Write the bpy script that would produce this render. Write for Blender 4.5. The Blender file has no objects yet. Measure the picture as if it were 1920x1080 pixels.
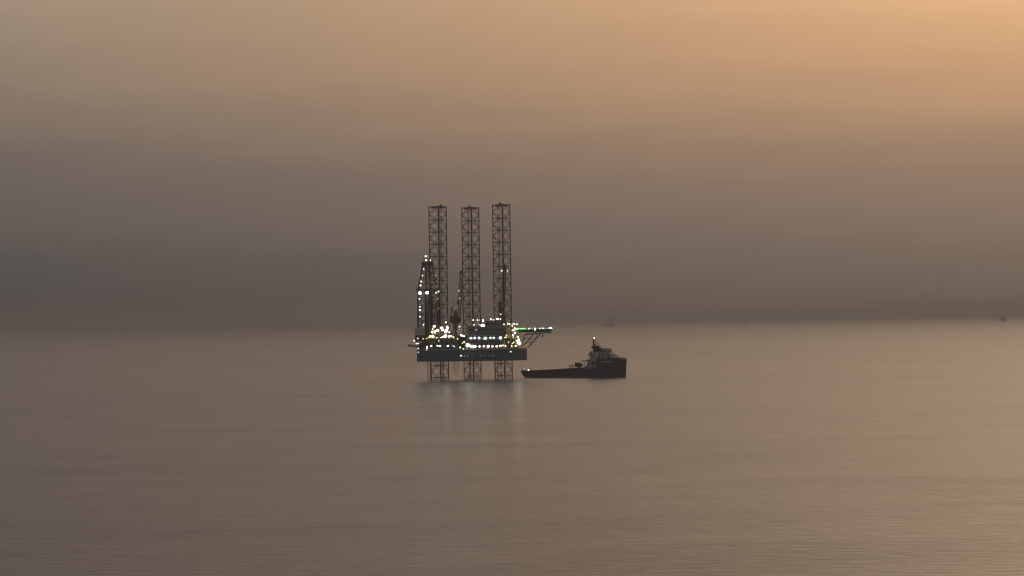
import bpy, bmesh, math, random
from mathutils import Vector, Matrix
random.seed(7)
R = math.radians
SC = bpy.context.scene
COL = SC.collection

# ------------------------------------------------------------------ camera
H_CAM = 36.9
FPX = 5882.0                      # focal length in pixels of a 1920 px wide frame
cam_d = bpy.data.cameras.new('camera')
cam_d.sensor_width = 36.0
cam_d.lens = 36.0 * FPX / 1920.0
cam_d.clip_start = 1.0
cam_d.clip_end = 400000.0
cam = bpy.data.objects.new('camera', cam_d)
COL.objects.link(cam)
CAM_M = Matrix.Rotation(R(90.0) + math.atan(62.0 / FPX), 3, 'X') @ Matrix.Rotation(R(-0.85), 3, 'Z')
cam.matrix_world = Matrix.Translation((0, 0, H_CAM)) @ CAM_M.to_4x4()
SC.camera = cam

SC.render.engine = 'CYCLES'
SC.cycles.use_denoising = True
SC.cycles.denoising_prefilter = 'ACCURATE'
SC.cycles.filter_width = 1.3
SC.cycles.max_bounces = 8
SC.cycles.volume_bounces = 1
SC.cycles.sample_clamp_indirect = 4.0
SC.view_settings.view_transform = 'Standard'
SC.view_settings.look = 'None'
SC.view_settings.gamma = 1.0
SC.view_settings.exposure = 0.0
SC.view_settings.use_curve_mapping = False

# ------------------------------------------------------------------ sky
SUN_AZ = 16.5       # degrees to the right of the view axis (+Y)
SUN_EL = 10.5
world = bpy.data.worlds.new('World')
SC.world = world
world.use_nodes = True
wn, wl = world.node_tree.nodes, world.node_tree.links
for n in list(wn):
    wn.remove(n)


def node(t, **kw):
    n = wn.new(t)
    for k, v in kw.items():
        setattr(n, k, v)
    return n


def wmath(op, a, b=None, clamp=False):
    n = node('ShaderNodeMath', operation=op, use_clamp=clamp)
    for i, v in enumerate((a, b)):
        if v is None:
            continue
        if isinstance(v, (int, float)):
            n.inputs[i].default_value = v
        else:
            wl.new(v, n.inputs[i])
    return n.outputs[0]


tc = node('ShaderNodeTexCoord')
sep = node('ShaderNodeSeparateXYZ')
wl.new(tc.outputs['Generated'], sep.inputs[0])
elev = wmath('MULTIPLY', wmath('ARCSINE', sep.outputs['Z']), 180 / math.pi)       # degrees above horizon
az = wmath('MULTIPLY', wmath('ARCTAN2', sep.outputs['X'], sep.outputs['Y']), 180 / math.pi)
# thin horizontal dust layers: a slow wobble of the elevation
mp = node('ShaderNodeMapping')
mp.inputs['Scale'].default_value = (9.0, 9.0, 110.0)
wl.new(tc.outputs['Generated'], mp.inputs[0])
nz = node('ShaderNodeTexNoise')
nz.inputs['Scale'].default_value = 1.0
nz.inputs['Detail'].default_value = 3.0
wl.new(mp.outputs[0], nz.inputs['Vector'])
elev_w = wmath('ADD', elev, wmath('MULTIPLY', wmath('SUBTRACT', nz.outputs['Fac'], 0.5), 0.7))
daz = wmath('SUBTRACT', az, 16.0)
q = wmath('DIVIDE', daz, 22.0)
sunward = wmath('EXPONENT', wmath('MULTIPLY', wmath('MULTIPLY', q, q), -1.0))


def ramp(fac, stops, lo, hi):
    mr = node('ShaderNodeMapRange')
    mr.inputs['From Min'].default_value = lo
    mr.inputs['From Max'].default_value = hi
    wl.new(fac, mr.inputs['Value'])
    r = node('ShaderNodeValToRGB')
    r.color_ramp.interpolation = 'LINEAR'
    el = r.color_ramp.elements
    while len(el) < len(stops):
        el.new(0.5)
    for e, (p, c) in zip(el, stops):
        e.position = (p - lo) / (hi - lo)
        e.color = (*c, 1.0)
    r.color_ramp.interpolation = 'B_SPLINE'
    wl.new(mr.outputs[0], r.inputs[0])
    return r.outputs['Color']


# dusty air lit from everywhere, and the glow of the hidden sun, both by height above the horizon
CORE = [(-2, (0, 0, 0)), (4.0, (0, 0, 0)), (6.0, (.10, .08, .05)), (9.0, (2.1, 1.18, .72)), (12.0, (2.1, 1.18, .72)), (20.0, (.4, .31, .2)), (32.0, (0, 0, 0))]
BASE = [(-2, (0.004, 0.0043, 0.0329)), (0.0, (0.004, 0.0043, 0.0329)), (0.5, (0.004, 0.025, 0.0438)), (1.0, (0.0337, 0.0506, 0.0595)), (1.5, (0.0636, 0.0731, 0.0778)), (2.0, (0.0824, 0.0872, 0.0909)), (2.5, (0.0843, 0.0908, 0.0971)), (3.0, (0.0873, 0.0967, 0.1047)), (3.5, (0.1084, 0.1153, 0.1167)), (4.0, (0.1228, 0.1316, 0.1285)), (4.5, (0.1431, 0.1518, 0.145)), (5.0, (0.1693, 0.176, 0.163)), (5.5, (0.1959, 0.2004, 0.1796)), (6.0, (0.2337, 0.227, 0.1953)), (9.0, (0.335, 0.282, 0.27)), (16.0, (0.29, 0.25, 0.245)), (40.0, (0.15, 0.17, 0.2))]
GLOW = [(-2, (0.2574, 0.1641, 0.0939)), (0.0, (0.2574, 0.1641, 0.0939)), (0.5, (0.2261, 0.1383, 0.0786)), (1.0, (0.2094, 0.1217, 0.0691)), (1.5, (0.2098, 0.1177, 0.0651)), (2.0, (0.2278, 0.1227, 0.0593)), (2.5, (0.2576, 0.1326, 0.0529)), (3.0, (0.3154, 0.1565, 0.0532)), (3.5, (0.3936, 0.1899, 0.0571)), (4.0, (0.4616, 0.2119, 0.0555)), (4.5, (0.5273, 0.2267, 0.0498)), (5.0, (0.5499, 0.2244, 0.0355)), (5.5, (0.5338, 0.2108, 0.0174)), (6.0, (0.5256, 0.2014, 0.004)), (9.0, (0.48, 0.21, 0.058)), (16.0, (0.16, 0.085, 0.04)), (40.0, (0.004, 0.004, 0.004))]
base_c = ramp(elev_w, BASE, -2, 40)
glow_c = ramp(elev_w, GLOW, -2, 40)
gm = node('ShaderNodeVectorMath', operation='SCALE')
wl.new(glow_c, gm.inputs[0])
wl.new(sunward, gm.inputs['Scale'])
add = node('ShaderNodeVectorMath', operation='ADD')
wl.new(base_c, add.inputs[0])
wl.new(gm.outputs[0], add.inputs[1])
# brighter core round the veiled sun, which stands above the dust layer and outside the frame
q2 = wmath('DIVIDE', wmath('SUBTRACT', az, SUN_AZ), 11.0)
core = wmath('EXPONENT', wmath('MULTIPLY', wmath('MULTIPLY', q2, q2), -1.0))
hm_ = node('ShaderNodeVectorMath', operation='SCALE')
wl.new(ramp(elev_w, CORE, -2, 40), hm_.inputs[0])
wl.new(core, hm_.inputs['Scale'])
add2 = node('ShaderNodeVectorMath', operation='ADD')
wl.new(add.outputs[0], add2.inputs[0])
wl.new(hm_.outputs[0], add2.inputs[1])
# clear dusk sky overhead
sky = node('ShaderNodeTexSky', sky_type='NISHITA', sun_disc=False)
sky.sun_elevation = R(SUN_EL)
sky.sun_rotation = R(SUN_AZ)
sky.dust_density = 6.0
skys = node('ShaderNodeVectorMath', operation='SCALE')
wl.new(sky.outputs[0], skys.inputs[0])
skys.inputs['Scale'].default_value = 0.05
mrz = node('ShaderNodeMapRange', interpolation_type='SMOOTHSTEP')
mrz.inputs['From Min'].default_value = 14.0
mrz.inputs['From Max'].default_value = 45.0
wl.new(elev, mrz.inputs['Value'])
mixs = node('ShaderNodeMix', data_type='RGBA')
wl.new(mrz.outputs[0], mixs.inputs['Factor'])
wl.new(add2.outputs[0], mixs.inputs[6])
wl.new(skys.outputs[0], mixs.inputs[7])
bg = node('ShaderNodeBackground')
bg.inputs['Strength'].default_value = 1.0
wl.new(mixs.outputs[2], bg.inputs['Color'])
wo = node('ShaderNodeOutputWorld')
wl.new(bg.outputs[0], wo.inputs['Surface'])

# ------------------------------------------------------------------ sun (low, drowned in dust)
sun_d = bpy.data.lights.new('sun', 'SUN')
sun_d.energy = 0.03
sun_d.angle = R(10.0)
sun_d.color = (1.0, 0.62, 0.30)
sun = bpy.data.objects.new('sun', sun_d)
COL.objects.link(sun)
sv = Vector((math.sin(R(SUN_AZ)) * math.cos(R(SUN_EL)), math.cos(R(SUN_AZ)) * math.cos(R(SUN_EL)), math.sin(R(SUN_EL))))
sun.rotation_euler = sv.to_track_quat('Z', 'Y').to_euler()
sun.location = (400, 1500, 300)


# ------------------------------------------------------------------ helpers
def at(px, py, Y):
    """point of the view ray through pixel (1920x1080 frame) at world distance Y"""
    d = CAM_M @ Vector((px - 960.0, 540.0 - py, -FPX))
    return Vector((0, 0, H_CAM)) + d * (Y / d.y)


def mat(name, col, rough=0.6, metal=0.0, wear=None, vary=0.25, scale=0.6, bump=0.0, spec=0.4):
    m = bpy.data.materials.new(name)
    m.use_nodes = True
    nt = m.node_tree
    b = nt.nodes['Principled BSDF']
    b.inputs['Roughness'].default_value = rough
    b.inputs['Metallic'].default_value = metal
    b.inputs['Specular IOR Level'].default_value = spec
    t = nt.nodes.new('ShaderNodeTexCoord')
    mpg = nt.nodes.new('ShaderNodeMapping')
    mpg.inputs['Scale'].default_value = (scale, scale, scale * 0.45)
    nt.links.new(t.outputs['Object'], mpg.inputs[0])
    n = nt.nodes.new('ShaderNodeTexNoise')
    n.inputs['Scale'].default_value = 1.0
    n.inputs['Detail'].default_value = 6.0
    n.inputs['Roughness'].default_value = 0.65
    nt.links.new(mpg.outputs[0], n.inputs['Vector'])
    r = nt.nodes.new('ShaderNodeValToRGB')
    w = wear or tuple(c * 0.55 for c in col)
    r.color_ramp.elements[0].position = 0.36
    r.color_ramp.elements[0].color = (*w, 1)
    r.color_ramp.elements[1].position = 0.36 + vary
    r.color_ramp.elements[1].color = (*col, 1)
    nt.links.new(n.outputs['Fac'], r.inputs[0])
    nt.links.new(r.outputs[0], b.inputs['Base Color'])
    return m


def emat(name, col, strength):
    m = bpy.data.materials.new(name)
    m.use_nodes = True
    b = m.node_tree.nodes['Principled BSDF']
    b.inputs['Base Color'].default_value = (.8, .8, .8, 1)
    b.inputs['Emission Color'].default_value = (*col, 1)
    b.inputs['Emission Strength'].default_value = strength
    return m


class MB:
    def __init__(self):
        self.v, self.f, self.mi = [], [], []

    def add(self, vs, fs, mi=0):
        o = len(self.v)
        self.v += [tuple(p) for p in vs]
        self.f += [tuple(i + o for i in q_) for q_ in fs]
        self.mi += [mi] * len(fs)
        return self

    def box(self, c, s, rz=0.0, mi=0, taper=1.0):
        cx, cy, cz = c
        x, y, z = s[0] / 2, s[1] / 2, s[2] / 2
        cr, sr = math.cos(rz), math.sin(rz)
        vs = []
        for dz, k in ((-z, 1.0), (z, taper)):
            for dx, dy in ((-x, -y), (x, -y), (x, y), (-x, y)):
                dx, dy = dx * k, dy * k
                vs.append((cx + dx * cr - dy * sr, cy + dx * sr + dy * cr, cz + dz))
        return self.add(vs, [(3, 2, 1, 0), (4, 5, 6, 7), (0, 1, 5, 4), (1, 2, 6, 5), (2, 3, 7, 6), (3, 0, 4, 7)], mi)

    def beam(self, p, q_, r, n=6, r2=None, mi=0):
        p, q_ = Vector(p), Vector(q_)
        d = (q_ - p)
        if d.length < 1e-6:
            return self
        d.normalize()
        a = Vector((0, 0, 1)) if abs(d.z) < 0.9 else Vector((1, 0, 0))
        x = d.cross(a).normalized()
        y = d.cross(x)
        r2 = r if r2 is None else r2
        vs = []
        for c, rr in ((p, r), (q_, r2)):
            for i in range(n):
                t = 2 * math.pi * (i + .5) / n
                vs.append(c + x * (rr * math.cos(t)) + y * (rr * math.sin(t)))
        fs = [(i, (i + 1) % n, n + (i + 1) % n, n + i) for i in range(n)]
        fs += [tuple(range(n - 1, -1, -1)), tuple(range(n, 2 * n))]
        return self.add(vs, fs, mi)

    def path(self, pts, r, n=6, mi=0):
        for p, q_ in zip(pts[:-1], pts[1:]):
            self.beam(p, q_, r, n, mi=mi)
        return self

    def prism(self, poly, z0, z1, mi=0, top=None):
        n = len(poly)
        top = top or poly
        vs = [(x, y, z0) for x, y in poly] + [(x, y, z1) for x, y in top]
        fs = [(i, (i + 1) % n, n + (i + 1) % n, n + i) for i in range(n)]
        fs += [tuple(range(n - 1, -1, -1)), tuple(range(n, 2 * n))]
        return self.add(vs, fs, mi)

    def loft(self, secs, mi=0, closed=True):
        n = len(secs[0])
        vs = [p for s in secs for p in s]
        fs = []
        for k in range(len(secs) - 1):
            for i in range(n if closed else n - 1):
                j = (i + 1) % n
                fs.append((k * n + i, k * n + j, (k + 1) * n + j, (k + 1) * n + i))
        fs.append(tuple(range(n - 1, -1, -1)))
        fs.append(tuple((len(secs) - 1) * n + i for i in range(n)))
        return self.add(vs, fs, mi)

    def ball(self, c, r, nu=8, nv=5, sz=1.0, mi=0):
        vs = [(c[0], c[1], c[2] - r * sz)]
        for k in range(1, nv):
            ph = -math.pi / 2 + math.pi * k / nv
            for i in range(nu):
                t = 2 * math.pi * i / nu
                vs.append((c[0] + r * math.cos(ph) * math.cos(t), c[1] + r * math.cos(ph) * math.sin(t), c[2] + r * sz * math.sin(ph)))
        vs.append((c[0], c[1], c[2] + r * sz))
        fs = [(0, 1 + (i + 1) % nu, 1 + i) for i in range(nu)]
        for k in range(nv - 2):
            for i in range(nu):
                a, b = 1 + k * nu + i, 1 + k * nu + (i + 1) % nu
                fs.append((a, b, b + nu, a + nu))
        l = len(vs) - 1
        o = 1 + (nv - 2) * nu
        fs += [(o + i, o + (i + 1) % nu, l) for i in range(nu)]
        return self.add(vs, fs, mi)

    def mesh(self, name, mats):
        me = bpy.data.meshes.new(name)
        me.from_pydata(self.v, [], self.f)
        for m in (mats if isinstance(mats, (list, tuple)) else [mats]):
            me.materials.append(m)
        me.polygons.foreach_set('material_index', self.mi)
        bm = bmesh.new()
        bm.from_mesh(me)
        bmesh.ops.recalc_face_normals(bm, faces=bm.faces)
        bm.to_mesh(me)
        bm.free()
        return me

    def build(self, name, mats, parent=None):
        return link(name, self.mesh(name, mats), parent)


def link(name, data, parent=None, loc=None):
    o = bpy.data.objects.new(name, data)
    COL.objects.link(o)
    if parent is not None:
        o.parent = parent
    if loc is not None:
        o.location = loc
    return o


def tag(o, label=None, cat=None, group=None, kind=None):
    for k, v in (('label', label), ('category', cat), ('group', group), ('kind', kind)):
        if v:
            o[k] = v
    return o


# ------------------------------------------------------------------ materials
M = {}
M['leg'] = mat('leg_steel', (.026, .022, .022), .65, .1, wear=(.045, .026, .018))
M['hull'] = mat('hull_navy_paint', (.034, .118, .150), .5, wear=(.05, .095, .105), scale=.25)
M['deck'] = mat('deck_paint', (.10, .13, .11), .8, wear=(.09, .07, .05))
M['house'] = mat('accommodation_paint', (.20, .245, .245), .6, wear=(.15, .18, .175), scale=.3)
M['house_low'] = mat('recessed_red_oxide', (.055, .026, .024), .7)
M['wind'] = mat('wind_wall_sheet', (.64, .69, .63), .6, wear=(.50, .53, .47), scale=.4)
M['dark'] = mat('dark_machinery', (.018, .019, .021), .7)
M['green'] = mat('dark_green_steel', (.040, .065, .050), .7, wear=(.05, .045, .03))
M['red'] = mat('crane_red_paint', (.24, .030, .028), .5, wear=(.12, .03, .025))
M['oxide'] = mat('red_oxide_steel', (.11, .040, .034), .7)
M['yellow'] = mat('yellow_paint', (.55, .42, .08), .55, wear=(.35, .25, .07))
M['pale'] = mat('pale_grey_steel', (.42, .42, .38), .6)
M['violet'] = mat('blue_violet_steel', (.035, .028, .085), .6)
M['lifeboat'] = mat('lifeboat_paint', (.60, .45, .10), .4, wear=(.45, .33, .08))
M['glass'] = mat('dark_glass', (.02, .024, .028), .12, vary=.3, spec=.6)
M['hose'] = mat('rubber_hose', (.03, .028, .027), .7)
M['heli'] = mat('helideck_plate', (.055, .075, .070), .7)
M['brown'] = mat('brown_truss_paint', (.12, .085, .045), .7)
LAMP = {
    'white': ((.92, 1.0, .93), 6.5), 'cool': ((.93, .95, 1.0), 6.5), 'green_white': ((.80, 1.0, .82), 8),
    'warm': ((1.0, .90, .62), 5.5), 'yellow': ((1.0, .88, .42), 5), 'green': ((.24, 1.0, .30), 5),
    'dim': ((.85, .95, .95), 2.2), 'faint': ((.6, .75, .85), 0.9), 'flood': ((.86, 1.0, .78), 12),
}
LM = {k: emat('lamp_lens_' + k, c, s) for k, (c, s) in LAMP.items()}
lamp_mesh_cache = {}


def lamp_mesh(kind, r):
    """a floodlight: glowing lens bowl in a dark hood on a short bracket, facing the sea (-Y) and down"""
    key = (kind, r)
    if key not in lamp_mesh_cache:
        m = MB()
        m.ball((0, 0, 0), r, 8, 4, .85, mi=1)
        m.box((0, r * .55, r * 1.0), (r * 1.7, r * 1.3, r * .35), mi=0)
        m.beam((0, r * .5, r * 1.0), (0, r * 2.2, r * 1.3), r * .16, 4, mi=0)
        lamp_mesh_cache[key] = m.mesh('floodlight', [M['dark'], LM[kind]])
    return lamp_mesh_cache[key]


def lamp(parent, loc, r=.3, kind='white', name='floodlight'):
    r *= (.86, .94, 1.0, 1.08, 1.18)[int(abs(loc[0] * 7.3 + loc[2] * 3.1)) % 5]
    r = round(r * (.86 if r < .48 else .95 if r < .7 else 1.05), 3)
    return link(name, lamp_mesh(kind, r), parent, loc)


# ------------------------------------------------------------------ sea
HALF = 60000.0
sea_m = bpy.data.materials.new('sea_water')
sea_m.use_nodes = True
nt = sea_m.node_tree
b = nt.nodes['Principled BSDF']
b.inputs['Base Color'].default_value = (.020, .026, .026, 1)
b.inputs['IOR'].default_value = 1.40
tcs = nt.nodes.new('ShaderNodeTexCoord')


def snoise(scale, detail=3.0, rough=.5, dist=0.0):
    mpx = nt.nodes.new('ShaderNodeMapping')
    mpx.inputs['Scale'].default_value = scale
    nt.links.new(tcs.outputs['Object'], mpx.inputs[0])
    nn = nt.nodes.new('ShaderNodeTexNoise')
    nn.inputs['Scale'].default_value = 1.0
    nn.inputs['Detail'].default_value = detail
    nn.inputs['Roughness'].default_value = rough
    nn.inputs['Distortion'].default_value = dist
    nt.links.new(mpx.outputs[0], nn.inputs['Vector'])
    return nn.outputs['Fac']


def smap(v, a, b_, c, d):
    mr = nt.nodes.new('ShaderNodeMapRange')
    mr.interpolation_type = 'SMOOTHSTEP'
    for k, x in zip(('From Min', 'From Max', 'To Min', 'To Max'), (a, b_, c, d)):
        mr.inputs[k].default_value = x
    nt.links.new(v, mr.inputs['Value'])
    return mr.outputs[0]


slick = snoise((1 / 700., 1 / 420., 1), 4.0, .55, .6)
slick2 = snoise((1 / 95., 1 / 60., 1), 4.0, .6, .4)
rg = nt.nodes.new('ShaderNodeMath')
rg.operation = 'ADD'
nt.links.new(smap(slick, .35, .65, .195, .23), rg.inputs[0])
nt.links.new(smap(slick2, .35, .65, -.006, .006), rg.inputs[1])
nt.links.new(rg.outputs[0], b.inputs['Roughness'])
w1 = snoise((1 / 7., 1 / 3.2, 1), 5.0, .66, .8)
w2 = snoise((1 / 1.6, 1 / 1.0, 1), 3.0, .6)
wa = nt.nodes.new('ShaderNodeMath')
wa.operation = 'MULTIPLY_ADD'
nt.links.new(w2, wa.inputs[0])
wa.inputs[1].default_value = .12
nt.links.new(w1, wa.inputs[2])
bp = nt.nodes.new('ShaderNodeBump')
bp.inputs['Distance'].default_value = .55
nt.links.new(smap(slick2, .42, .68, .68, .95), bp.inputs['Strength'])
nt.links.new(wa.outputs[0], bp.inputs['Height'])
nt.links.new(bp.outputs[0], b.inputs['Normal'])
m = MB()
m.add([(-HALF, -3000, 0), (HALF, -3000, 0), (HALF, HALF, 0), (-HALF, HALF, 0)], [(0, 1, 2, 3)])
tag(m.build('sea', sea_m), 'calm hazy sea reflecting the dusk sky', None, None, 'structure')

# ------------------------------------------------------------------ jack-up rig
RIG0 = Vector((-26.3, 2000.0, 0.0))
rig = link('jackup_rig', None, None, RIG0)
tag(rig, 'floodlit offshore jack-up drilling rig standing on three tall lattice legs in the sea', 'oil rig')
PHI = R(29.4)
U = Vector((math.cos(PHI), -math.sin(PHI), 0))     # towards the bow
V = Vector((math.sin(PHI), math.cos(PHI), 0))      # towards the far side
RZ = -PHI


def A(a, b_, z):
    p = Vector((-10, 17, 0)) + U * a + V * b_
    return Vector((p.x, p.y, z))


def L(px, py, y):
    """rig-local point seen at a given photo position, at rig-local depth y"""
    return at(px, py, RIG0.y + y) - RIG0


ZB, ZD = 11.9, 19.2
c_sn = A(-12, -29.5, 0)
c_mid = Vector((-7.0, -18.6, 0))
c_bn = Vector((30.2, -13.4, 0))
c_bt = Vector((34.8, -2.0, 0))
c_bf = A(47, 9, 0)
c_fm = A(18, 29.5, 0)
c_sf = A(-12, 29.5, 0)
HP = [(p.x, p.y) for p in (c_sn, c_mid, c_bn, c_bt, c_bf, c_fm, c_sf)]


def shrink(poly, d):
    cx = sum(p[0] for p in poly) / len(poly)
    cy = sum(p[1] for p in poly) / len(poly)
    out = []
    for x, y in poly:
        l = math.hypot(x - cx, y - cy)
        out.append((cx + (x - cx) * (l - d) / l, cy + (y - cy) * (l - d) / l))
    return out


hull = MB().prism(HP, ZB, ZD).build('hull', M['hull'], rig)
bv = hull.modifiers.new('edge', 'BEVEL')
bv.width = .18
bv.segments = 2
MB().prism(shrink(HP, .5), ZD + .004, ZD + .12).build('main_deck', M['deck'], rig)
# rubbing strake and plate seams: real raised strips along the near sides
for p, q_ in ((c_sn, c_mid), (c_mid, c_bn), (c_bn, c_bt)):
    d = (q_ - p)
    n_ = Vector((d.y, -d.x, 0)).normalized()
    sb = MB()
    for z, h in ((ZD - .35, .30), (ZB + .5, .25), (ZB + 3.8, .12)):
        c = (p + q_) / 2 + n_ * .06
        sb.box((c.x, c.y, z), (d.length - .5, .16, h), math.atan2(d.y, d.x))
    k = int(d.length // 6)
    for i in range(1, k):
        c = p + d * (i / k) + n_ * .05
        sb.box((c.x, c.y, (ZB + ZD) / 2), (.14, .12, ZD - ZB - 1.6), math.atan2(d.y, d.x))
    sb.build('rubbing_strake', M['hull'], rig)
    eb = MB()  # pale strip added to stand in for lamp spill along the hull top
    c = (p + q_) / 2 + n_ * .12
    eb.box((c.x, c.y, ZD + .12), (d.length - .2, .3, .5), math.atan2(d.y, d.x))
    eb.build('lamp_spill_strip', M['pale'], rig)


def yface(x):
    """rig-local y of the near hull side at x"""
    if x < c_mid.x:
        p, q_ = c_sn, c_mid
    elif x < c_bn.x:
        p, q_ = c_mid, c_bn
    else:
        p, q_ = c_bn, c_bt
    return p.y + (q_.y - p.y) * (x - p.x) / (q_.x - p.x)


# guard rail round the deck edge
def rail(poly, z, parent, material, h=1.1, step=2.6, closed=True, r=.045, name='guard_rail'):
    g = MB()
    n = len(poly)
    for i in range(n if closed else n - 1):
        p, q_ = Vector((*poly[i], z)), Vector((*poly[(i + 1) % n], z))
        ln = (q_ - p).length
        k = max(1, int(ln / step))
        for j in range(k + 1):
            c = p.lerp(q_, j / k)
            g.beam(c, c + Vector((0, 0, h)), r, 4)
        for hh in (h, h * .55):
            g.beam(p + Vector((0, 0, hh)), q_ + Vector((0, 0, hh)), r * .8, 4)
    return g.build(name, material, parent)


rail(shrink(HP, .35), ZD + .1, rig, M['pale'])

# ---- three lattice legs
UNIT_R = .175
unit = MB().beam((0, 0, -.5), (0, 0, .5), 1.0, 6).mesh('brace', M['leg'])


def strut(name, p, q_, r, parent):
    p, q_ = Vector(p), Vector(q_)
    o = link(name, unit, parent)
    d = q_ - p
    o.rotation_mode = 'QUATERNION'
    o.rotation_quaternion = d.to_track_quat('Z', 'Y')
    o.location = (p + q_) / 2
    o.scale = (r, r, d.length)
    return o


far_bracing = MB()
n_diag = 0
BAY = 7.72
leg_specs = [(825.6, -2.0, 386.5, .35, -.9), (887.0, 30.0, 388.5, -.35, .5), (945.2, -1.0, 383.0, -.4, -.7)]
LEGC = []
for px, yy, pytop, pipex, pipey in leg_specs:
    c = L(px, 711.5, yy)
    c.z = 0
    LEGC.append(c)
    ztop = L(px - 4.5, pytop, yy).z
    rad, dl = 11.05 / math.sqrt(3), R(4.5)
    ch = [c + Vector((rad * math.cos(t + dl), rad * math.sin(t + dl), 0)) for t in (R(-90), R(30), R(150))]
    cb = MB()
    for p in ch:
        cb.beam((p.x, p.y, -.7), (p.x, p.y, ztop), .31, 8)
        z = 0
        # rack plates standing proud on both sides of each chord
        dirv = (p - c).normalized()
        tan = Vector((-dirv.y, dirv.x, 0))
        cb.box((p.x, p.y, ztop / 2), (.84, .13, ztop - .4), math.atan2(tan.y, tan.x))
    lg = cb.build('leg', M['leg'], rig)
    lvl = 0
    while True:
        z = ztop - 1.1 - lvl * BAY
        if z < 1.0:
            break
        lvl += 1
        if ZB + 1.5 < z < ZD - 1.5:
            continue
        for i in range(3):
            p, q_ = ch[i], ch[(i + 1) % 3]
            pz, qz = Vector((p.x, p.y, z)), Vector((q_.x, q_.y, z))
            strut('horizontal_brace', pz, qz, .21, lg)
            mid = (pz + qz) / 2
            near = i != 1
            for e in (p, q_):
                for s in (-1, 1):
                    ez = z + s * BAY / 2
                    if ez > ztop or ez < -.6:
                        ez = max(-.6, min(ez, ztop))
                    ee = Vector((e.x, e.y, ez))
                    if near and n_diag < 296:
                        strut('diagonal_brace', mid, ee, UNIT_R, lg)
                        n_diag += 1
                    else:
                        far_bracing.beam(mid, ee, UNIT_R, 5)
    # inside the leg: water pipe tower and caged ladder
    pp = MB()
    for k, (ox, oy) in enumerate(((-.45, 0), (.35, .2))):
        pp.beam((c.x + pipex * 5 + ox, c.y + pipey * 2 + oy, -.7 if k else 6), (c.x + pipex * 5 + ox, c.y + pipey * 2 + oy, ztop - 1.2), .13, 6)
    pp.build('water_pipe', M['leg'], lg)
    ld = MB()
    z = 3.0
    while z < ztop - 1.5:
        ld.box((c.x + pipex * 5 - .05, c.y + pipey * 2 + .1, z), (.80, .08, .08))
        z += 1.3
    for dx in (-.42, .32):
        ld.box((c.x + pipex * 5 + dx, c.y + pipey * 2 + .1, (3 + ztop - 1.5) / 2), (.08, .08, ztop - 3.5))
    ld.build('ladder', M['leg'], lg)
    # top platform with rail, sheave and aerial
    tp = MB()
    ins = [(p * .88 + c * .12) for p in ch]
    for a_, b_ in ((0, 1), (1, 2), (2, 0)):
        tp.beam((ch[a_].x, ch[a_].y, ztop - .25), (ch[b_].x, ch[b_].y, ztop - .25), .14, 5)
    tp.box((c.x + pipex * 4, c.y, ztop - 1.0), (4.4, 2.4, .28))
    for dx in (-2, -.7, .7, 2):
        tp.beam((c.x + pipex * 4 + dx, c.y - 1.1, ztop - 1.0), (c.x + pipex * 4 + dx, c.y - 1.1, ztop + .2), .07, 4)
    tp.box((c.x + pipex * 4 + .5, c.y, ztop + .2), (1.3, 1.0, 1.6))
    tp.beam((c.x + pipex * 4 + .5, c.y, ztop + .2), (c.x + pipex * 4 + .5, c.y, ztop + 1.9), .08, 4)
    tp.build('top_platform', M['leg'], lg)
fb = far_bracing.build('diagonal_bracing', M['leg'], rig)
tag(fb, kind='stuff')

# ---- jacking houses round the legs
for i, (c, (wx, wy, h, mt)) in enumerate(zip(LEGC, ((15.4, 14.5, 7.0, 'green'), (15, 14.5, 8, 'dark'), (14.5, 14, 6.0, 'green')))):
    jh = MB()
    rz = RZ
    z0 = ZD + .12
    hx, hy = wx / 2 * .74, wy / 2 * .74
    cr, sr = math.cos(rz), math.sin(rz)

    def J(dx, dy, z):
        return Vector((c.x + dx * cr - dy * sr, c.y + dx * sr + dy * cr, z))
    # plated corner towers joined by girders, open between
    for sx in (-1, 1):
        for sy in (-1, 1):
            p = J(sx * hx, sy * hy, 0)
            jh.box((p.x, p.y, z0 + h / 2), (3.4, 3.4, h), rz)
            jh.box((p.x, p.y, z0 + h + .2), (3.7, 3.7, .35), rz)
            for k in range(3):
                jh.box((p.x, p.y, z0 + .9 + k * h / 3.2), (3.75, 3.75, .4), rz)
    for zz in (z0 + .5, z0 + h * .55, z0 + h - .4):
        for s in (-1, 1):
            p = J(0, s * hy, 0)
            jh.box((p.x, p.y, zz), (2 * hx, 1.1, .8), rz)
            p = J(s * hx, 0, 0)
            jh.box((p.x, p.y, zz), (1.1, 2 * hy, .8), rz)
    jh.build('jacking_house', M[mt], rig)
    rail([(J(sx * (hx + 1.7), sy * (hy + 1.7), 0).x, J(sx * (hx + 1.7), sy * (hy + 1.7), 0).y) for sx, sy in ((-1, -1), (1, -1), (1, 1), (-1, 1))],
         z0 + h + .38, rig, M['yellow'], step=1.8)

# ---- deck modules left of the derrick foot (mud pits, pump room) and open equipment above
mod = MB()
p = A(-6, -24.8, 0)
mod.box((p.x, p.y, ZD + 2.4), (11.0, 6.0, 4.55), RZ)
for k in range(7):
    q_ = A(-6 - 5.2 + k * 1.73, -27.9, 0)
    mod.box((q_.x, q_.y, ZD + 2.4), (.22, .22, 4.3), RZ)
mod.build('mud_pit_module', M['green'], rig)
mod = MB()
p = A(10, -23.5, 0)
mod.box((p.x, p.y, ZD + 2.9), (8.0, 6.5, 5.6), RZ)
for k in range(5):
    q_ = A(6.4 + k * 1.8, -26.9, 0)
    mod.box((q_.x, q_.y, ZD + 2.9), (.22, .22, 5.2), RZ)
mod.build('pump_room', M['green'], rig)

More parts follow.
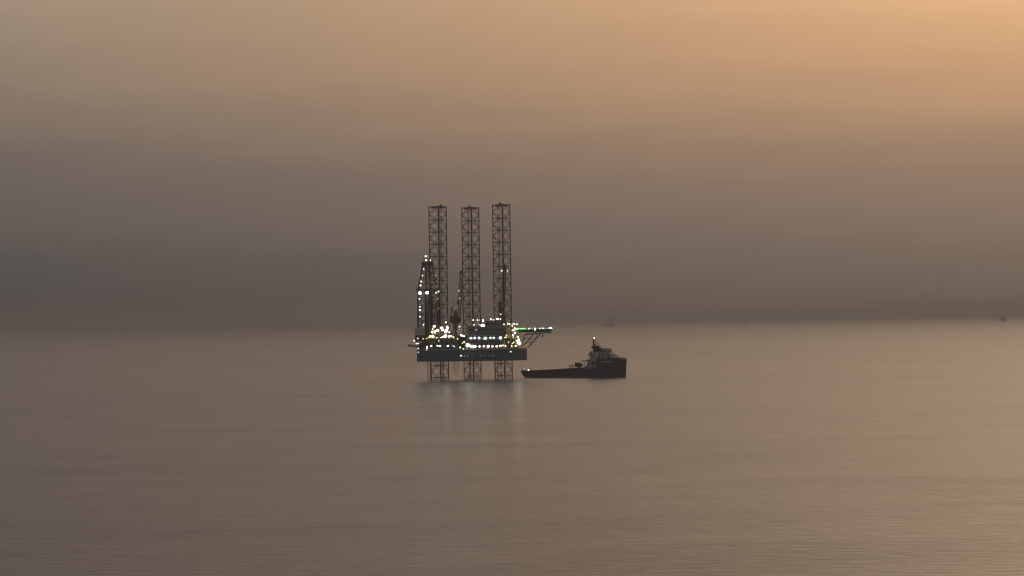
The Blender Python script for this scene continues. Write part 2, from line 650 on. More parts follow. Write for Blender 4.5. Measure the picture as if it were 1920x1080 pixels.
# pipe rack frame with tanks and stacks above the near jacking house
fr = MB()
fx = [L(p_, 630, -9).x for p_ in (806, 815, 824, 833, 842, 851)]
zlo, zmid, zhi = 26.6, 31.0, 35.2
for k, x in enumerate(fx):
    for y in (-9.5, -6.2):
        fr.beam((x, y, zlo - 3), (x, y, zhi - (0 if k in (1, 2, 4) else 2.6)), .14, 5)
for z in (zlo, zmid):
    for y in (-9.5, -6.2):
        fr.beam((fx[0], y, z), (fx[-1], y, z), .16, 5)
    fr.box(((fx[0] + fx[-1]) / 2, -7.85, z - .12), (fx[-1] - fx[0], 3.1, .08))
for k in range(5):
    fr.beam((fx[k], -9.5, zlo if k % 2 else zmid), (fx[k + 1], -9.5, zmid if k % 2 else zlo), .09, 4)
fr.build('pipe_rack', M['yellow'], rig)
for px, py, r, h, mt in ((812, 625, .9, 3.4, 'pale'), (827, 623, .8, 4.6, 'brown'), (836, 624, 1.1, 3.6, 'pale'), (846, 626, .8, 3.0, 'violet')):
    c = L(px, py, -7.9)
    t = MB()
    t.beam((c.x, c.y, c.z - h / 2), (c.x, c.y, c.z + h / 2), r, 12)
    t.ball((c.x, c.y, c.z + h / 2), r, 12, 6, .4)
    for k in range(3):
        t.beam((c.x, c.y, c.z - h / 2 + .2 + k * h / 2.4), (c.x, c.y, c.z - h / 2 + .32 + k * h / 2.4), r * 1.06, 12)
    t.build('storage_tank', M[mt], rig)
for px, py0, py1, r in ((843, 634, 600, .22), (831, 634, 603, .2), (818, 634, 606, .2), (810, 634, 608, .15), (850, 640, 612, .25)):
    p0, p1 = L(px, py0, -6.5), L(px, py1, -6.5)
    MB().beam(p0, p1, r, 8).beam(p1, p1 + Vector((.0, -.5, .4)), r * .9, 8).build('vent_pipe', M['brown'], rig)

# ---- cantilever, drill floor and wind walls
ct = MB()
for s in (-1, 1):
    p, q_ = A(-27.5, 5.2 * s, 26.4), A(6, 5.2 * s, 26.4)
    c = (p + q_) / 2
    ct.box((c.x, c.y, 26.3), (33.5, 1.1, 3.6), RZ)
    for k in range(14):
        e = A(-26.5 + k * 2.4, 5.2 * s - .62, 0)
        ct.box((e.x, e.y, 26.3), (.18, .16, 3.4), RZ)
c = A(-10.5, 0, 0)
ct.box((c.x, c.y, 24.6), (33, 9, .35), RZ)
for k in range(4):
    c = A(-26 + k * 5, 0, 0)
    ct.box((c.x, c.y, 26.2), (.9, 9.2, 2.6), RZ)
ct.build('cantilever', M['oxide'], rig)
sub = MB()
for a_ in (-27, -22.5, -17.5, -13):
    for s in (-1, 1):
        sub.beam(A(a_, 4.4 * s, 20.5), A(a_, 4.4 * s, 28.2), .28, 6)
for s in (-1, 1):
    for k, a_ in enumerate((-27, -22.5, -17.5)):
        sub.beam(A(a_, 4.4 * s, 20.6), A(a_ + 4.5, 4.4 * s, 24.4), .16, 5)
c = A(-20, 0, 0)
sub.box((c.x, c.y, 28.4), (15.5, 10.6, .45), RZ)
sub.build('drill_floor', M['dark'], rig)
lowp = MB()
c = A(-20.5, -3.5, 0)
lowp.box((c.x, c.y, 22.1), (15, 6, .3), RZ)
lowp.build('lower_platform', M['yellow'], rig)
c = A(-20.5, -3.5, 0)
rail([(A(a_, b_, 0).x, A(a_, b_, 0).y) for a_, b_ in ((-28, -6.4), (-13, -6.4), (-13, -.6), (-28, -.6))], 22.25, rig, M['yellow'], step=1.5)
ZW0, ZW1 = 28.65, 33.2
for (a0, b0, a1, b1) in ((-28, -5.3, -20.4, -5.3), (-28.1, -5.2, -28.1, 5.2), (-28, 5.3, -20.4, 5.3)):
    p, q_ = A(a0, b0, 0), A(a1, b1, 0)
    d = q_ - p
    k = max(2, round(d.length / 1.9))
    for i in range(k):           # each wall is a row of corrugated sheets
        c = p + d * ((i + .5) / k)
        w = MB()
        ang = math.atan2(d.y, d.x)
        w.box((c.x, c.y, (ZW0 + ZW1) / 2 + (i % 2) * .03), (d.length / k - .06, .12 + (i % 2) * .05, ZW1 - ZW0), ang)
        for j in range(3):
            cc = c + d.normalized() * ((j - 1) * d.length / k * .3)
            w.box((cc.x, cc.y, (ZW0 + ZW1) / 2), (.12, .26, ZW1 - ZW0 - .2), ang)
        w.build('wind_wall_panel', M['wind'], rig)

# burner boom sticking out over the stern corner
bb = MB()
p0, p1 = L(765.5, 648.2, 3.0), L(787, 651.0, 1.0)
bb.beam(p0, p1, .42, 8)
bb.beam(p0 + Vector((0, 0, .9)), p1 + Vector((0, 0, 1.3)), .1, 5)
for k in range(5):
    e = p0.lerp(p1, .08 + k * .2)
    bb.beam(e, e + Vector((0, 0, .95 + k * .07)), .08, 4)
bb.beam(p0 + Vector((-.2, 0, .1)), p0 + Vector((.8, 0, .05)), .62, 8)
bb.build('burner_boom', M['dark'], rig)

# ---- derrick
DC = A(-20.7, 0, 0)


def D(sx, sy, half, z):
    p = DC + U * (sx * half) + V * (sy * half)
    return Vector((p.x, p.y, z))


prof = [(28.6, 4.95), (57.2, 4.75), (73.4, 2.35)]


def half_at(z):
    for (z0, h0), (z1, h1) in zip(prof[:-1], prof[1:]):
        if z <= z1:
            return h0 + (h1 - h0) * (z - z0) / (z1 - z0)
    return prof[-1][1]


dm = MB()
for sx in (-1, 1):
    for sy in (-1, 1):
        for (z0, h0), (z1, h1) in zip(prof[:-1], prof[1:]):
            dm.beam(D(sx, sy, h0, z0), D(sx, sy, h1, z1), .50 if sx < 0 and sy < 0 else .40, 6)
derrick = dm.build('derrick', M['dark'], rig)
levels = [33.0, 38.0, 43.0, 48.0, 53.0, 57.2, 61.5, 65.5, 69.5, 73.4]
dmesh = unit
for k, z in enumerate(levels):
    h0 = half_at(z)
    cs = [D(-1, -1, h0, z), D(1, -1, h0, z), D(1, 1, h0, z), D(-1, 1, h0, z)]
    for i in range(4):
        o = strut('girt', cs[i], cs[(i + 1) % 4], .2, derrick)
    if k:
        z0 = levels[k - 1]
        h1 = half_at(z0)
        lo = [D(-1, -1, h1, z0), D(1, -1, h1, z0), D(1, 1, h1, z0), D(-1, 1, h1, z0)]
        for i in range(4):
            mid = (cs[i] + cs[(i + 1) % 4]) / 2
            strut('brace', lo[i], mid, .15, derrick)
            strut('brace', lo[(i + 1) % 4], mid, .15, derrick)
# monkey board
mbd = MB()
mbd.box((DC.x, DC.y, 56.9), (10.6, 3.0, .3), RZ)
for s in (-1, 1):
    p = DC + V * (5.2 * s)
    mbd.box((p.x, p.y, 56.9), (11.6, 1.4, .3), RZ)
    p = DC + U * (5.3 * s)
    mbd.box((p.x, p.y, 56.9), (1.4, 11.6, .3), RZ)
    p = DC + V * (5.8 * s)
    mbd.box((p.x, p.y, 58.2), (11.8, .1, .9), RZ)
mbd.build('monkey_board', M['oxide'], derrick)
# racked pipe, guide rails, travelling block and top drive
rk = MB()
for k in range(6):
    p = DC + U * (-.2 + (k % 3) * .75) + V * (-2.2 + (k // 3) * 4.2)
    rk.beam((p.x, p.y, 28.8), (p.x + .1, p.y, 72.5 if k % 5 == 1 else 57.5), .15, 6)
rk.build('racked_pipe', M['dark'], derrick)
gr = MB()
for s in (-1, 1):
    p = DC + U * (-.6 + .9 * s)
    gr.beam((p.x, p.y, 29), (p.x, p.y, 73), .17, 5)
gr.build('guide_rail', M['oxide'], derrick)
td = MB()
p = L(808.2, 560, DC.y)
td.box((p.x, p.y, 49.2), (2.1, 1.8, 5.2), RZ)
td.box((p.x, p.y, 53.2), (2.3, 1.2, 2.0), RZ, taper=.6)
td.beam((p.x, p.y, 29), (p.x, p.y, 47), .75, 8)
td.beam((p.x - .3, p.y, 54), (p.x - .3, p.y, 73), .12, 5)
td.beam((p.x + .3, p.y, 54), (p.x + .3, p.y, 73), .12, 5)
td.build('travelling_block', M['violet'], derrick)
# drill floor shed roof beams, stairs and standpipes low in the derrick
ss = MB()
for k, (px, p2, top) in enumerate(((796.8, 797.2, 556), (800.2, 799.6, 566), (802.6, 802.9, 560), (811.6, 810.4, 570), (818.6, 820.2, 585), (790.0, 789.4, 572))):
    ss.beam(L(px, 617, DC.y - 2), L(p2, top, DC.y - 2), .24, 6)
for y_ in (566, 578, 590, 602):
    ss.beam(L(785, y_, DC.y - 4), L(811, y_ + 1, DC.y - 4), .13, 5)
for k in range(6):
    a_, b_ = (811.5, 821) if k % 2 else (821, 811.5)
    ss.beam(L(a_, 616 - k * 7, DC.y - 3), L(b_, 609 - k * 7, DC.y - 3), .15, 5)
ss.build('standpipe', M['dark'], derrick)
# raised stabbing frame, right side
sf = MB()
for px in (813, 821.5):
    sf.beam(L(px, 612, DC.y - 3), L(817, 566, DC.y - 3), .26, 5)
sf.beam(L(815, 590, DC.y - 3), L(819.5, 590, DC.y - 3), .12, 5)
sf.beam(L(798, 618, DC.y - 4), L(796.5, 560, DC.y - 4), .2, 5)
sf.build('stabbing_frame', M['dark'], derrick)
cb = MB()
cb.box((DC.x, DC.y, 74.6), (5.6, 5.6, 2.3), RZ)
cb.box((DC.x, DC.y, 73.35), (6.2, 6.2, .25), RZ)
for k in range(4):
    p = DC + U * (-1.5 + k)
    cb.beam((p.x - V.x * .5, p.y - V.y * .5, 76.3), (p.x - V.x * .5 + .25, p.y - V.y * .5 - .05, 76.3), .8, 10)
cb.build('crown_block', M['violet'], derrick)
rail([(D(sx, sy, 2.9, 0).x, D(sx, sy, 2.9, 0).y) for sx, sy in ((-1, -1), (1, -1), (1, 1), (-1, 1))], 75.75, derrick, M['dark'], step=1.4, r=.06, h=1.3)
gp = MB()
for px in (793.6, 807.2):
    q_ = L(px, 490, DC.y)
    gp.beam(q_, L(px - .4, 478.5 if px < 800 else 477.0, DC.y), .12, 5)
gp.beam(L(793.4, 480.5, DC.y), L(797, 477.4, DC.y), .12, 5)
gp.beam(L(797, 477.4, DC.y), L(803, 476.6, DC.y), .14, 5)
gp.beam(L(803, 476.6, DC.y), L(807, 478.8, DC.y), .12, 5)
gp.beam(L(793.4, 484.5, DC.y), L(807, 484.2, DC.y), .1, 5)
gp.beam(L(793.3, 480, DC.y), L(793.1, 472, DC.y), .06, 4)
gp.build('crown_frame', M['dark'], derrick)

yf_ = DC.y - 4.6
for px, py, r, kd in ((798.0, 480.3, .42, 'white'), (802.5, 479.8, .22, 'dim'), (799.0, 488.0, .45, 'white'), (807.0, 488.2, .32, 'white'),
                      (794.3, 504.7, .36, 'white'), (792.0, 516.8, .38, 'white'), (789.6, 527.8, .40, 'white'), (788.5, 535.2, .42, 'white'),
                      (786.5, 560.2, .40, 'white'), (787.0, 575.0, .40, 'white'), (787.2, 581.5, .42, 'white'), (787.5, 593.8, .40, 'white'),
                      (794.2, 608.8, .42, 'white'), (813.2, 505, .2, 'dim'), (815.8, 516.5, .26, 'dim'), (818.0, 526.8, .26, 'dim'),
                      (819.6, 537.0, .26, 'dim'), (821.6, 560.0, .26, 'dim'), (822.5, 578.0, .2, 'dim'),
                      (817.8, 548.8, .50, 'green_white'), (822.4, 546.6, .50, 'green_white'),
                      (787.4, 549.4, .95, 'green_white'), (801.0, 549.0, .85, 'green_white'), (808.0, 565.0, .2, 'faint')):
    lamp(derrick, L(px, py, yf_ if px < 812 else DC.y - 1.5), r, kd)

# ---- accommodation block
ACC_RZ = math.atan2(c_bn.y - c_mid.y, c_bn.x - c_mid.x)
ex = Vector((math.cos(ACC_RZ), math.sin(ACC_RZ), 0))
ey = Vector((-ex.y, ex.x, 0))
A0 = Vector((L(879, 630, -17).x, 0, 0))
A0.y = yface(A0.x)
alen = L(943.2, 630, -14).x - A0.x
asplit = L(910.3, 630, -15).x - A0.x


def H(s, t, z):
    p = A0 + ex * s + ey * t
    return Vector((p.x, p.y, z))


def hz(px, py):
    return L(px, py, -15).z


z_up0, z_lo_roof, z_hi_roof = hz(900, 637.5), hz(890, 613.6), hz(926, 602.8)
z_mid = hz(900, 640.5)
acc = MB()


def hbox(mb, s0, s1, t0, t1, z0, z1, mi=0):
    c = H((s0 + s1) / 2, (t0 + t1) / 2, (z0 + z1) / 2)
    mb.box(c, (s1 - s0, t1 - t0, z1 - z0), ACC_RZ, mi)


hbox(acc, 0, alen, 1.2, 10.5, z_up0, z_lo_roof)
hbox(acc, asplit, alen - .1, 1.3, 10.4, z_lo_roof + .002, z_hi_roof)
house = acc.build('accommodation_block', M['house'], rig)
low = MB()
hbox(low, .6, alen - .5, 3.0, 10.2, ZD + .13, z_mid - .01)
low.build('lower_storey', M['house_low'], house)
for z, t0, ov in ((z_mid, .2, .5), ((z_up0 + z_lo_roof) / 2 - .3, .75, .1)):
    wk = MB()
    hbox(wk, -ov, alen + ov, t0, 3.2 if z == z_mid else 1.19, z, z + .3)
    wk.build('walkway', M['dark'], house)
    rail([(H(s, t0 + .1, 0).x, H(s, t0 + .1, 0).y) for s in (-ov, alen + ov)], z + .3, house, M['pale'], closed=False, step=1.6)
for s0, s1, z in ((-.15, asplit + .02, z_lo_roof + .005), (asplit - .12, alen + .15, z_hi_roof + .005)):
    rf = MB()
    hbox(rf, s0, s1, 1.0, 10.7, z, z + .22)
    rf.build('roof', M['dark'], house)
    rail([(H(s, t, 0).x, H(s, t, 0).y) for s, t in ((s0 + .1, 1.2), (s1 - .1, 1.2), (s1 - .1, 10.5), (s0 + .1, 10.5))], z + .22, house, M['pale'], step=1.6)
# wall panel ribs and windows
for k in range(8):
    rb = MB()
    s = .2 + k * (alen - .4) / 7
    hbox(rb, s - .07, s + .07, 1.1, 1.24, z_up0 + .05, z_lo_roof - .05)
    rb.build('wall_rib', M['house'], house)
win = MB().box((0, 0, 0), (.95, .12, .75)).box((0, .04, 0), (1.15, .10, .95), mi=1).mesh('window', [M['glass'], M['dark']])
litwin = MB().box((0, 0, 0), (.95, .12, .75)).box((0, .04, 0), (1.15, .10, .95), mi=1).mesh('window', [LM['faint'], M['dark']])
rows = [(z_up0 + 1.9, 0, alen, 11), (z_lo_roof - 1.6, 0, alen, 11), (z_hi_roof - 1.6, asplit, alen, 6)]
for z, s0, s1, k in rows:
    for i in range(k):
        s = s0 + (i + .5) * (s1 - s0) / k
        lit = abs(s - 4.6) < .9 and z == rows[1][0]
        o = link('window', litwin if lit else win, house, H(s, 1.14, z))
        o.rotation_euler.z = ACC_RZ
for s in (3.1, 12.2, 18.7):
    dr = MB()
    hbox(dr, s - .5, s + .5, 2.9, 3.02, ZD + .2, ZD + 2.3)
    dr.build('door', M['pale'], house)
# aerials and equipment on the roofs
an = MB()
for s, h in ((1.0, 2.6), (3.2, 4.0), (6.4, 3.0), (9.0, 5.5)):
    p = H(s, 4.5, z_lo_roof + .2)
    an.beam(p, p + Vector((0, 0, h)), .12, 5)
    an.box((p.x, p.y, p.z + h * .7), (1.2, .15, .12), .3)
for s, h in ((asplit + 2, 3.2), (asplit + 6, 2.0), (alen - 2.0, 2.6)):
    p = H(s, 5, z_hi_roof + .2)
    an.beam(p, p + Vector((0, 0, h)), .1, 5)
an.build('aerial', M['dark'], house)
eq = MB()
hbox(eq, 2.0, 4.2, 2.5, 5.0, z_lo_roof + .23, z_lo_roof + 2.2)
hbox(eq, 5.0, 7.6, 4.0, 7.0, z_lo_roof + .23, z_lo_roof + 3.0)
hbox(eq, 7.9, 9.9, 2.6, 5.0, z_lo_roof + .23, z_lo_roof + 1.7)
eq.build('roof_plant', M['pale'], house)
dome = MB()
p = H(asplit + 8.2, 5, z_hi_roof + 1.1)
dome.ball(p, .8, 12, 8)
dome.beam(p - Vector((0, 0, .9)), p, .5, 10)
dome.build('radome', M['pale'], house)
stair = MB()
p, q_ = H(-.9, 1.6, ZD + .2), H(-.9, 6.5, z_up0 + .3)
for s in (-.45, .45):
    stair.beam(p + ex * s, q_ + ex * s, .12, 4)
for k in range(10):
    c = p.lerp(q_, (k + .5) / 10)
    stair.box(c, (.9, .3, .06), ACC_RZ)
stair.build('stairway', M['yellow'], house)

FY = -1.1


def facelamp(px, py, r=.3, kind='white', off=-.5, parent=None):
    x = L(px, py, -15).x
    y = yface(min(x, c_bn.x)) + off
    return lamp(parent or house, L(px, py, y), r, kind)


for x, y, r, kd in ((515, 527, .72, 'white'), (600, 520, .52, 'white'), (604, 460, .2, 'dim'), (700, 520, .52, 'white'), (838, 530, .85, 'white'),
                    (955, 518, .55, 'white'), (1030, 518, .55, 'white'), (1180, 520, .78, 'white'), (1185, 575, .2, 'dim')):
    facelamp(840 + x / 12, 590 + y / 12, r, kd, off=.75)
for x, y, r, kd in ((450, 690, 1.1, 'flood'), (430, 660, .6, 'white'), (540, 715, .8, 'white'), (610, 715, .65, 'white'), (710, 715, .52, 'white'), (805, 713, .55, 'white'),
                    (905, 712, .70, 'white'), (1000, 715, .55, 'white'), (1095, 712, .60, 'white'), (1180, 700, .72, 'white'), (1240, 690, .35, 'warm'),
                    (1295, 705, .42, 'warm'), (1435, 706, .40, 'warm'), (1515, 703, .36, 'warm'), (1548, 703, .34, 'warm')):
    facelamp(840 + x / 12, 590 + y / 12, r, kd, off=-.35)
for x, y, r, kd in ((565, 120, .36, 'white'), (665, 121, .40, 'warm'), (705, 125, .2, 'yellow'), (787, 125, .48, 'cool'), (795, 150, .45, 'cool'),
                    (770, 238, .72, 'cool'), (800, 245, .6, 'cool'), (700, 225, .3, 'warm'), (585, 230, .38, 'warm'), (480, 225, .22, 'dim'),
                    (965, 103, .55, 'white'), (1030, 117, .3, 'white'), (1095, 96, .42, 'white'), (1125, 97, .40, 'white'), (1180, 101, .32, 'white')):
    facelamp(840 + x / 12, 590 + y / 12, r, kd, off=1.4)

# ---- bow end: lamp clusters round the lifeboat station and helideck foot
for x, y, r, kd in ((1260, 214, .36, 'white'), (1343, 206, .36, 'white'), (1387, 212, .36, 'white'), (1447, 207, .2, 'warm'), (1490, 208, .40, 'warm'),
                    (1553, 212, .46, 'warm'), (1443, 250, .40, 'white'), (1500, 305, .40, 'green_white'), (1525, 322, .45, 'white'), (1450, 355, .40, 'white'), (1480, 350, .40, 'white'),
                    (1505, 412, .42, 'white'), (1458, 460, .36, 'white'), (1465, 502, .28, 'white'), (1568, 500, .48, 'warm'),
                    (1575, 590, .9, 'flood'), (1610, 640, .7, 'flood'), (1590, 560, .6, 'white'), (1570, 640, .6, 'white'), (1363, 620, .36, 'warm'),
                    (1315, 462, .26, 'yellow'), (1300, 512, .38, 'yellow'), (1280, 515, .25, 'yellow'), (1690, 362, .36, 'white'),
                    (1410, 832, .38, 'white'), (1480, 620, .3, 'yellow'), (1450, 650, .35, 'yellow')):
    facelamp(840 + x / 12, 590 + y / 12, r, kd, off=-.6, parent=rig)
# ---- hull side lamps and left hand clusters
for x, y, r, kd in ((290, 922, .46, 'white'), (365, 935, .26, 'faint'), (435, 930, .28, 'faint'), (545, 930, .2, 'faint'), (735, 922, .26, 'faint'), (825, 925, .2, 'faint'),
                    (930, 925, .18, 'faint'), (1010, 920, .30, 'faint')):
    facelamp(840 + x / 12, 590 + y / 12, r, kd, off=-.35, parent=rig)
for x, y, r, kd in ((260, 268, .42, 'white'), (260, 342, .26, 'dim'), (205, 372, .24, 'dim'), (295, 465, .62, 'white'), (345, 478, .62, 'white'), (372, 490, .3, 'white'),
                    (215, 545, .32, 'warm'), (360, 618, .50, 'yellow'), (275, 738, .42, 'warm'), (345, 768, .3, 'yellow'), (318, 640, .3, 'yellow')):
    facelamp(840 + x / 12, 590 + y / 12, r, kd, off=.2, parent=rig)
for x, y, r, kd, dy in ((735, 325, .38, 'warm', -9.9), (725, 385, .48, 'yellow', -9.9), (725, 410, .3, 'yellow', -9.9), (770, 262, .55, 'warm', -7), (790, 375, .5, 'cool', -9.9), (790, 405, .35, 'cool', -9.9),
                        (845, 350, .62, 'cool', -9.9), (940, 300, .65, 'cool', -9.9), (960, 345, .50, 'cool', -9.9), (1065, 295, .62, 'cool', -9.9), (1060, 265, .4, 'cool', -9.9),
                        (1030, 370, .85, 'cool', -9.9), (1050, 350, .65, 'cool', -9.9), (1110, 395, .42, 'cool', -9.9), (1035, 172, .42, 'warm', -7),
                        (685, 485, .58, 'warm', -10.5), (740, 495, .66, 'cool', -10.5), (828, 520, .34, 'yellow', -10.5), (920, 518, .3, 'warm', -10.5), (955, 505, .40, 'warm', -10.5),
                        (1020, 482, .74, 'cool', -10.5), (1105, 490, .55, 'cool', -10.5), (1155, 485, .50, 'white', -10.5), (1205, 510, .36, 'yellow', -10.5),
                        (870, 590, .32, 'dim', -11.5), (648, 512, .3, 'yellow', -9), (600, 540, .3, 'yellow', -6), (520, 545, .28, 'yellow', -6)):
    lamp(rig, L(750 + x / 12, 590 + y / 12, dy), r * 1.2, kd)
for x, y, r, kd in ((400, 535, .38, 'warm'), (320, 586, .40, 'warm'), (372, 650, .38, 'white'), (420, 652, .32, 'white'), (460, 650, .38, 'white'), (505, 650, .36, 'white'), (540, 650, .36, 'white'),
                    (590, 605, .8, 'flood'), (600, 635, .7, 'flood'), (560, 640, .5, 'white')):
    lamp(rig, L(750 + x / 12, 590 + y / 12, 3), r, kd)
for x, y, r, kd in ((610, 718, .32, 'white'), (605, 750, .42, 'white'), (598, 792, .30, 'dim'), (410, 760, .40, 'dim'), (410, 845, .38, 'dim'),
                    (705, 705, .50, 'white'), (840, 698, .36, 'white'), (880, 705, .40, 'white'), (910, 706, .40, 'white'), (1045, 712, .2, 'dim'), (1080, 702, .48, 'white'), (1185, 698, .28, 'dim'), (1220, 715, .30, 'white')):
    facelamp(750 + x / 12, 590 + y / 12, r, kd, off=-.4, parent=rig)

# ---- cranes
def lattice(mb, p, q_, w0, w1, n, r=.12, rb=.07):
    """four-chord lattice boom from p to q_"""
    p, q_ = Vector(p), Vector(q_)
    d = (q_ - p).normalized()
    x = d.cross(Vector((0, 1, 0))).normalized()
    y = d.cross(x).normalized()
    rings = []
    for k in range(n + 1):
        t = k / n
        w = (w0 + (w1 - w0) * t) / 2
        if k == 0:
            w *= .45
        c = p.lerp(q_, t)
        rings.append([c + x * (w * sx) + y * (w * sy) for sx, sy in ((-1, -1), (1, -1), (1, 1), (-1, 1))])
    for k in range(n):
        for i in range(4):
            mb.beam(rings[k][i], rings[k + 1][i], r, 5)
            a_, b_ = (i, (i + 1) % 4) if k % 2 else ((i + 1) % 4, i)
            mb.beam(rings[k][a_], rings[k + 1][b_], rb, 4)
    for k in range(n + 1):
        for i in range(4):
            mb.beam(rings[k][i], rings[k][(i + 1) % 4], rb, 4)


# left crane
CY = -9.0
k1 = MB()
c = L(853.5, 600, CY)
k1.box((c.x - .2, c.y, c.z + .3), (6.2, 4.2, 3.6))
k1.box((c.x - 2.4, c.y - .3, c.z + 1.2), (2.0, 4.4, 3.0))
k1.box((c.x + 2.6, c.y - 1.0, c.z - .4), (1.9, 2.2, 2.6))
k1.beam((c.x, c.y, c.z - 2.3), (c.x, c.y, c.z - 1.4), 2.5, 14)
crane = k1.build('crane', M['red'], rig)
MB().beam((c.x + .1, c.y, ZD), (c.x + .1, c.y, c.z - 2.2), 1.25, 14).beam((c.x + .1, c.y, c.z - 3.0), (c.x + .1, c.y, c.z - 2.0), 1.5, 14, r2=2.3).build('pedestal', M['brown'], crane)
gl = MB()
gl.box((c.x + 2.6, c.y - 2.12, c.z - .2), (1.5, .06, 1.3))
gl.build('cab_window', M['glass'], crane)
af = MB()
ap = L(847, 577, CY)
for q_ in (L(844.5, 598, CY - 1.2), L(846, 598, CY + 1.2), L(853, 594, CY)):
    af.beam(q_, ap, .26, 6)
af.ball(ap, .65, 10, 6)
ap2 = L(858, 565.5, CY)
af.beam(L(850, 592, CY), L(856.5, 579, CY), .18, 5)
af.box((L(854, 588, CY).x, CY, L(854, 588, CY).z), (2.4, 2.0, 4.0), taper=.5)
af.build('a_frame', M['red'], crane)
bm1 = MB()
b0, b1 = L(859.5, 602, CY - .5), L(866.2, 511, CY - 2)
b_mid = L(863.8, 548, CY - 1.2)
lattice(bm1, b0, b_mid, 1.9, 1.6, 9, .30, .15)
lattice(bm1, b_mid, b1, 1.6, 1.1, 7, .28, .14)
bm1.beam(b1, L(868.6, 503.5, CY - 2.5), .32, 6)
bm1.beam(L(863.6, 512, CY - 2), L(868.6, 503.5, CY - 2.5), .26, 6)
bm1.box((L(863.5, 510.5, CY - 2).x, CY - 2, L(863.5, 510.5, CY - 2).z), (1.0, .9, 1.7), .2)
bm1.build('boom', M['red'], crane)
pl = MB()
pl.path([L(847, 577, CY), L(858, 566, CY), L(859, 545, CY), L(861, 524, CY), L(864, 511, CY - 1)], .13, 4)
pl.path([L(858.5, 545, CY), L(859.4, 530, CY), L(863, 510, CY - 1)], .07, 4)
pl.beam(L(868.3, 505, CY - 2.5), L(866.8, 590, CY - 2.5), .055, 4)
pl.build('pendant_line', M['dark'], crane)
hk = MB()
h0 = L(858, 567, CY - 1)
hk.box((h0.x, h0.y, h0.z), (.9, .7, 2.2), taper=.5)
h1 = L(849.6, 566.5, CY - 1)
hk.box((h1.x, h1.y, h1.z), (.55, .5, 1.5), taper=.6)
hk.beam(h1, L(857.2, 536, CY), .03, 4)
hk.build('hook_block', M['dark'], crane)
for px, py, r, kd in ((860.6, 545.4, .32, 'warm'), (862.0, 559.4, .26, 'warm'), (858.2, 576.6, .34, 'dim'), (866.0, 517.2, .16, 'dim'), (862.6, 592, .16, 'dim')):
    lamp(crane, L(px, py, CY - 1.6), r, kd)

# right crane
CY = -9.6
k2 = MB()
c = L(943.6, 598.6, CY)
k2.box((c.x + .1, c.y, c.z), (3.0, 3.6, 4.4))
k2.box((c.x - 1.2, c.y, c.z + 1.7), (3.4, 3.0, 2.2))
k2.box((c.x + .9, c.y - 1.4, c.z - 2.0), (2.0, 2.0, 2.4))
crane2 = k2.build('crane', M['red'], rig)
MB().beam((c.x, c.y, ZD), (c.x, c.y, c.z - 2.0), 1.1, 14).build('pedestal', M['yellow'], crane2)
af = MB()
for pa, pb, r in (((938.6, 594), (935.6, 566), .26), ((942.0, 592), (937.4, 565), .26), ((934.0, 580), (939.6, 579), .16), ((935.4, 567), (937.4, 565), .3),
                  ((938.8, 588), (934.5, 574), .3), ((939.2, 583), (939.2, 566), .25)):
    af.beam(L(*pa, CY), L(*pb, CY), r, 6)
p = L(936.8, 578, CY)
af.box((p.x, p.y, p.z), (1.9, 1.6, 4.6))
af.build('a_frame', M['red'], crane2)
bm2 = MB()
b0, b1 = L(943.4, 590, CY - 1), L(945.6, 509, CY - 9)
lattice(bm2, L(943.2, 582, CY - 1.5), b1, 1.5, 1.9, 14, .27, .13)
bm2.beam(b0, L(943.2, 582, CY - 1.5), .3, 6)
bm2.build('boom', M['red'], crane2)
tipb = MB()
p = L(946.2, 502.5, CY - 9)
tipb.box((p.x, p.y, p.z), (1.9, 1.5, 3.6), taper=.7)
tipb.beam(p, p + Vector((.2, 0, 2.6)), .22, 5)
tipb.box((p.x, p.y, p.z - 2.0), (2.6, 1.0, .5))
tipb.build('boom_head', M['violet'], crane2)
pl = MB()
for xx in (-.6, .6):
    pl.beam(L(936.5, 566, CY) + Vector((xx, 0, 0)), p + Vector((xx * .4, .3, 0)), .05, 4)
pl.beam(p + Vector((.5, -.6, -1.5)), L(944.6, 580, CY - 9), .10, 4)
pl.build('pendant_line', M['dark'], crane2)
for px, py, r, kd in ((941.0, 507.8, .30, 'white'), (951.6, 507.6, .36, 'white'), (938.9, 589.4, .36, 'warm'), (931.5, 563.5, .16, 'faint')):
    lamp(crane2, L(px, py, CY - (9.4 if py < 540 else 2.2)), r, kd)
arm = MB()
arm.beam(L(941.5, 507, CY - 9), L(951.2, 506.6, CY - 9), .1, 5)
arm.build('lamp_arm', M['dark'], crane2)

# ---- helideck with its support truss
HY = -12.0
hc = L(1001.5, 616.4, HY)
HZ = hc.z - .3
HRAD = L(1034.6, 616, HY).x - hc.x
heli_poly = [(hc.x + HRAD / math.cos(R(22.5)) * math.cos(R(22.5 + 45 * k)), hc.y + HRAD / math.cos(R(22.5)) * math.sin(R(22.5 + 45 * k))) for k in range(8)]
hd = MB().prism(heli_poly, HZ - .8, HZ)
for k in range(7):
    y = hc.y - HRAD * .8 + k * HRAD * 1.6 / 6
    hd.box((hc.x, y, HZ - 1.35), (HRAD * 1.75, .3, 1.08))
helideck = hd.build('helideck', M['heli'], rig)
net = MB()
for i in range(8):
    p, q_ = Vector((*heli_poly[i], 0)), Vector((*heli_poly[(i + 1) % 8], 0))
    n_ = ((p + q_) / 2 - Vector((hc.x, hc.y, 0))).normalized()
    for k in range(9):
        c = p.lerp(q_, k / 8)
        net.beam((c.x, c.y, HZ - .3), (c.x + n_.x * 1.2, c.y + n_.y * 1.2, HZ - .05), .05, 4)
    net.beam(p + n_ * 1.2 + Vector((0, 0, HZ - .05)), q_ + n_ * 1.2 + Vector((0, 0, HZ - .05)), .06, 4)
net.build('safety_net', M['dark'], helideck)
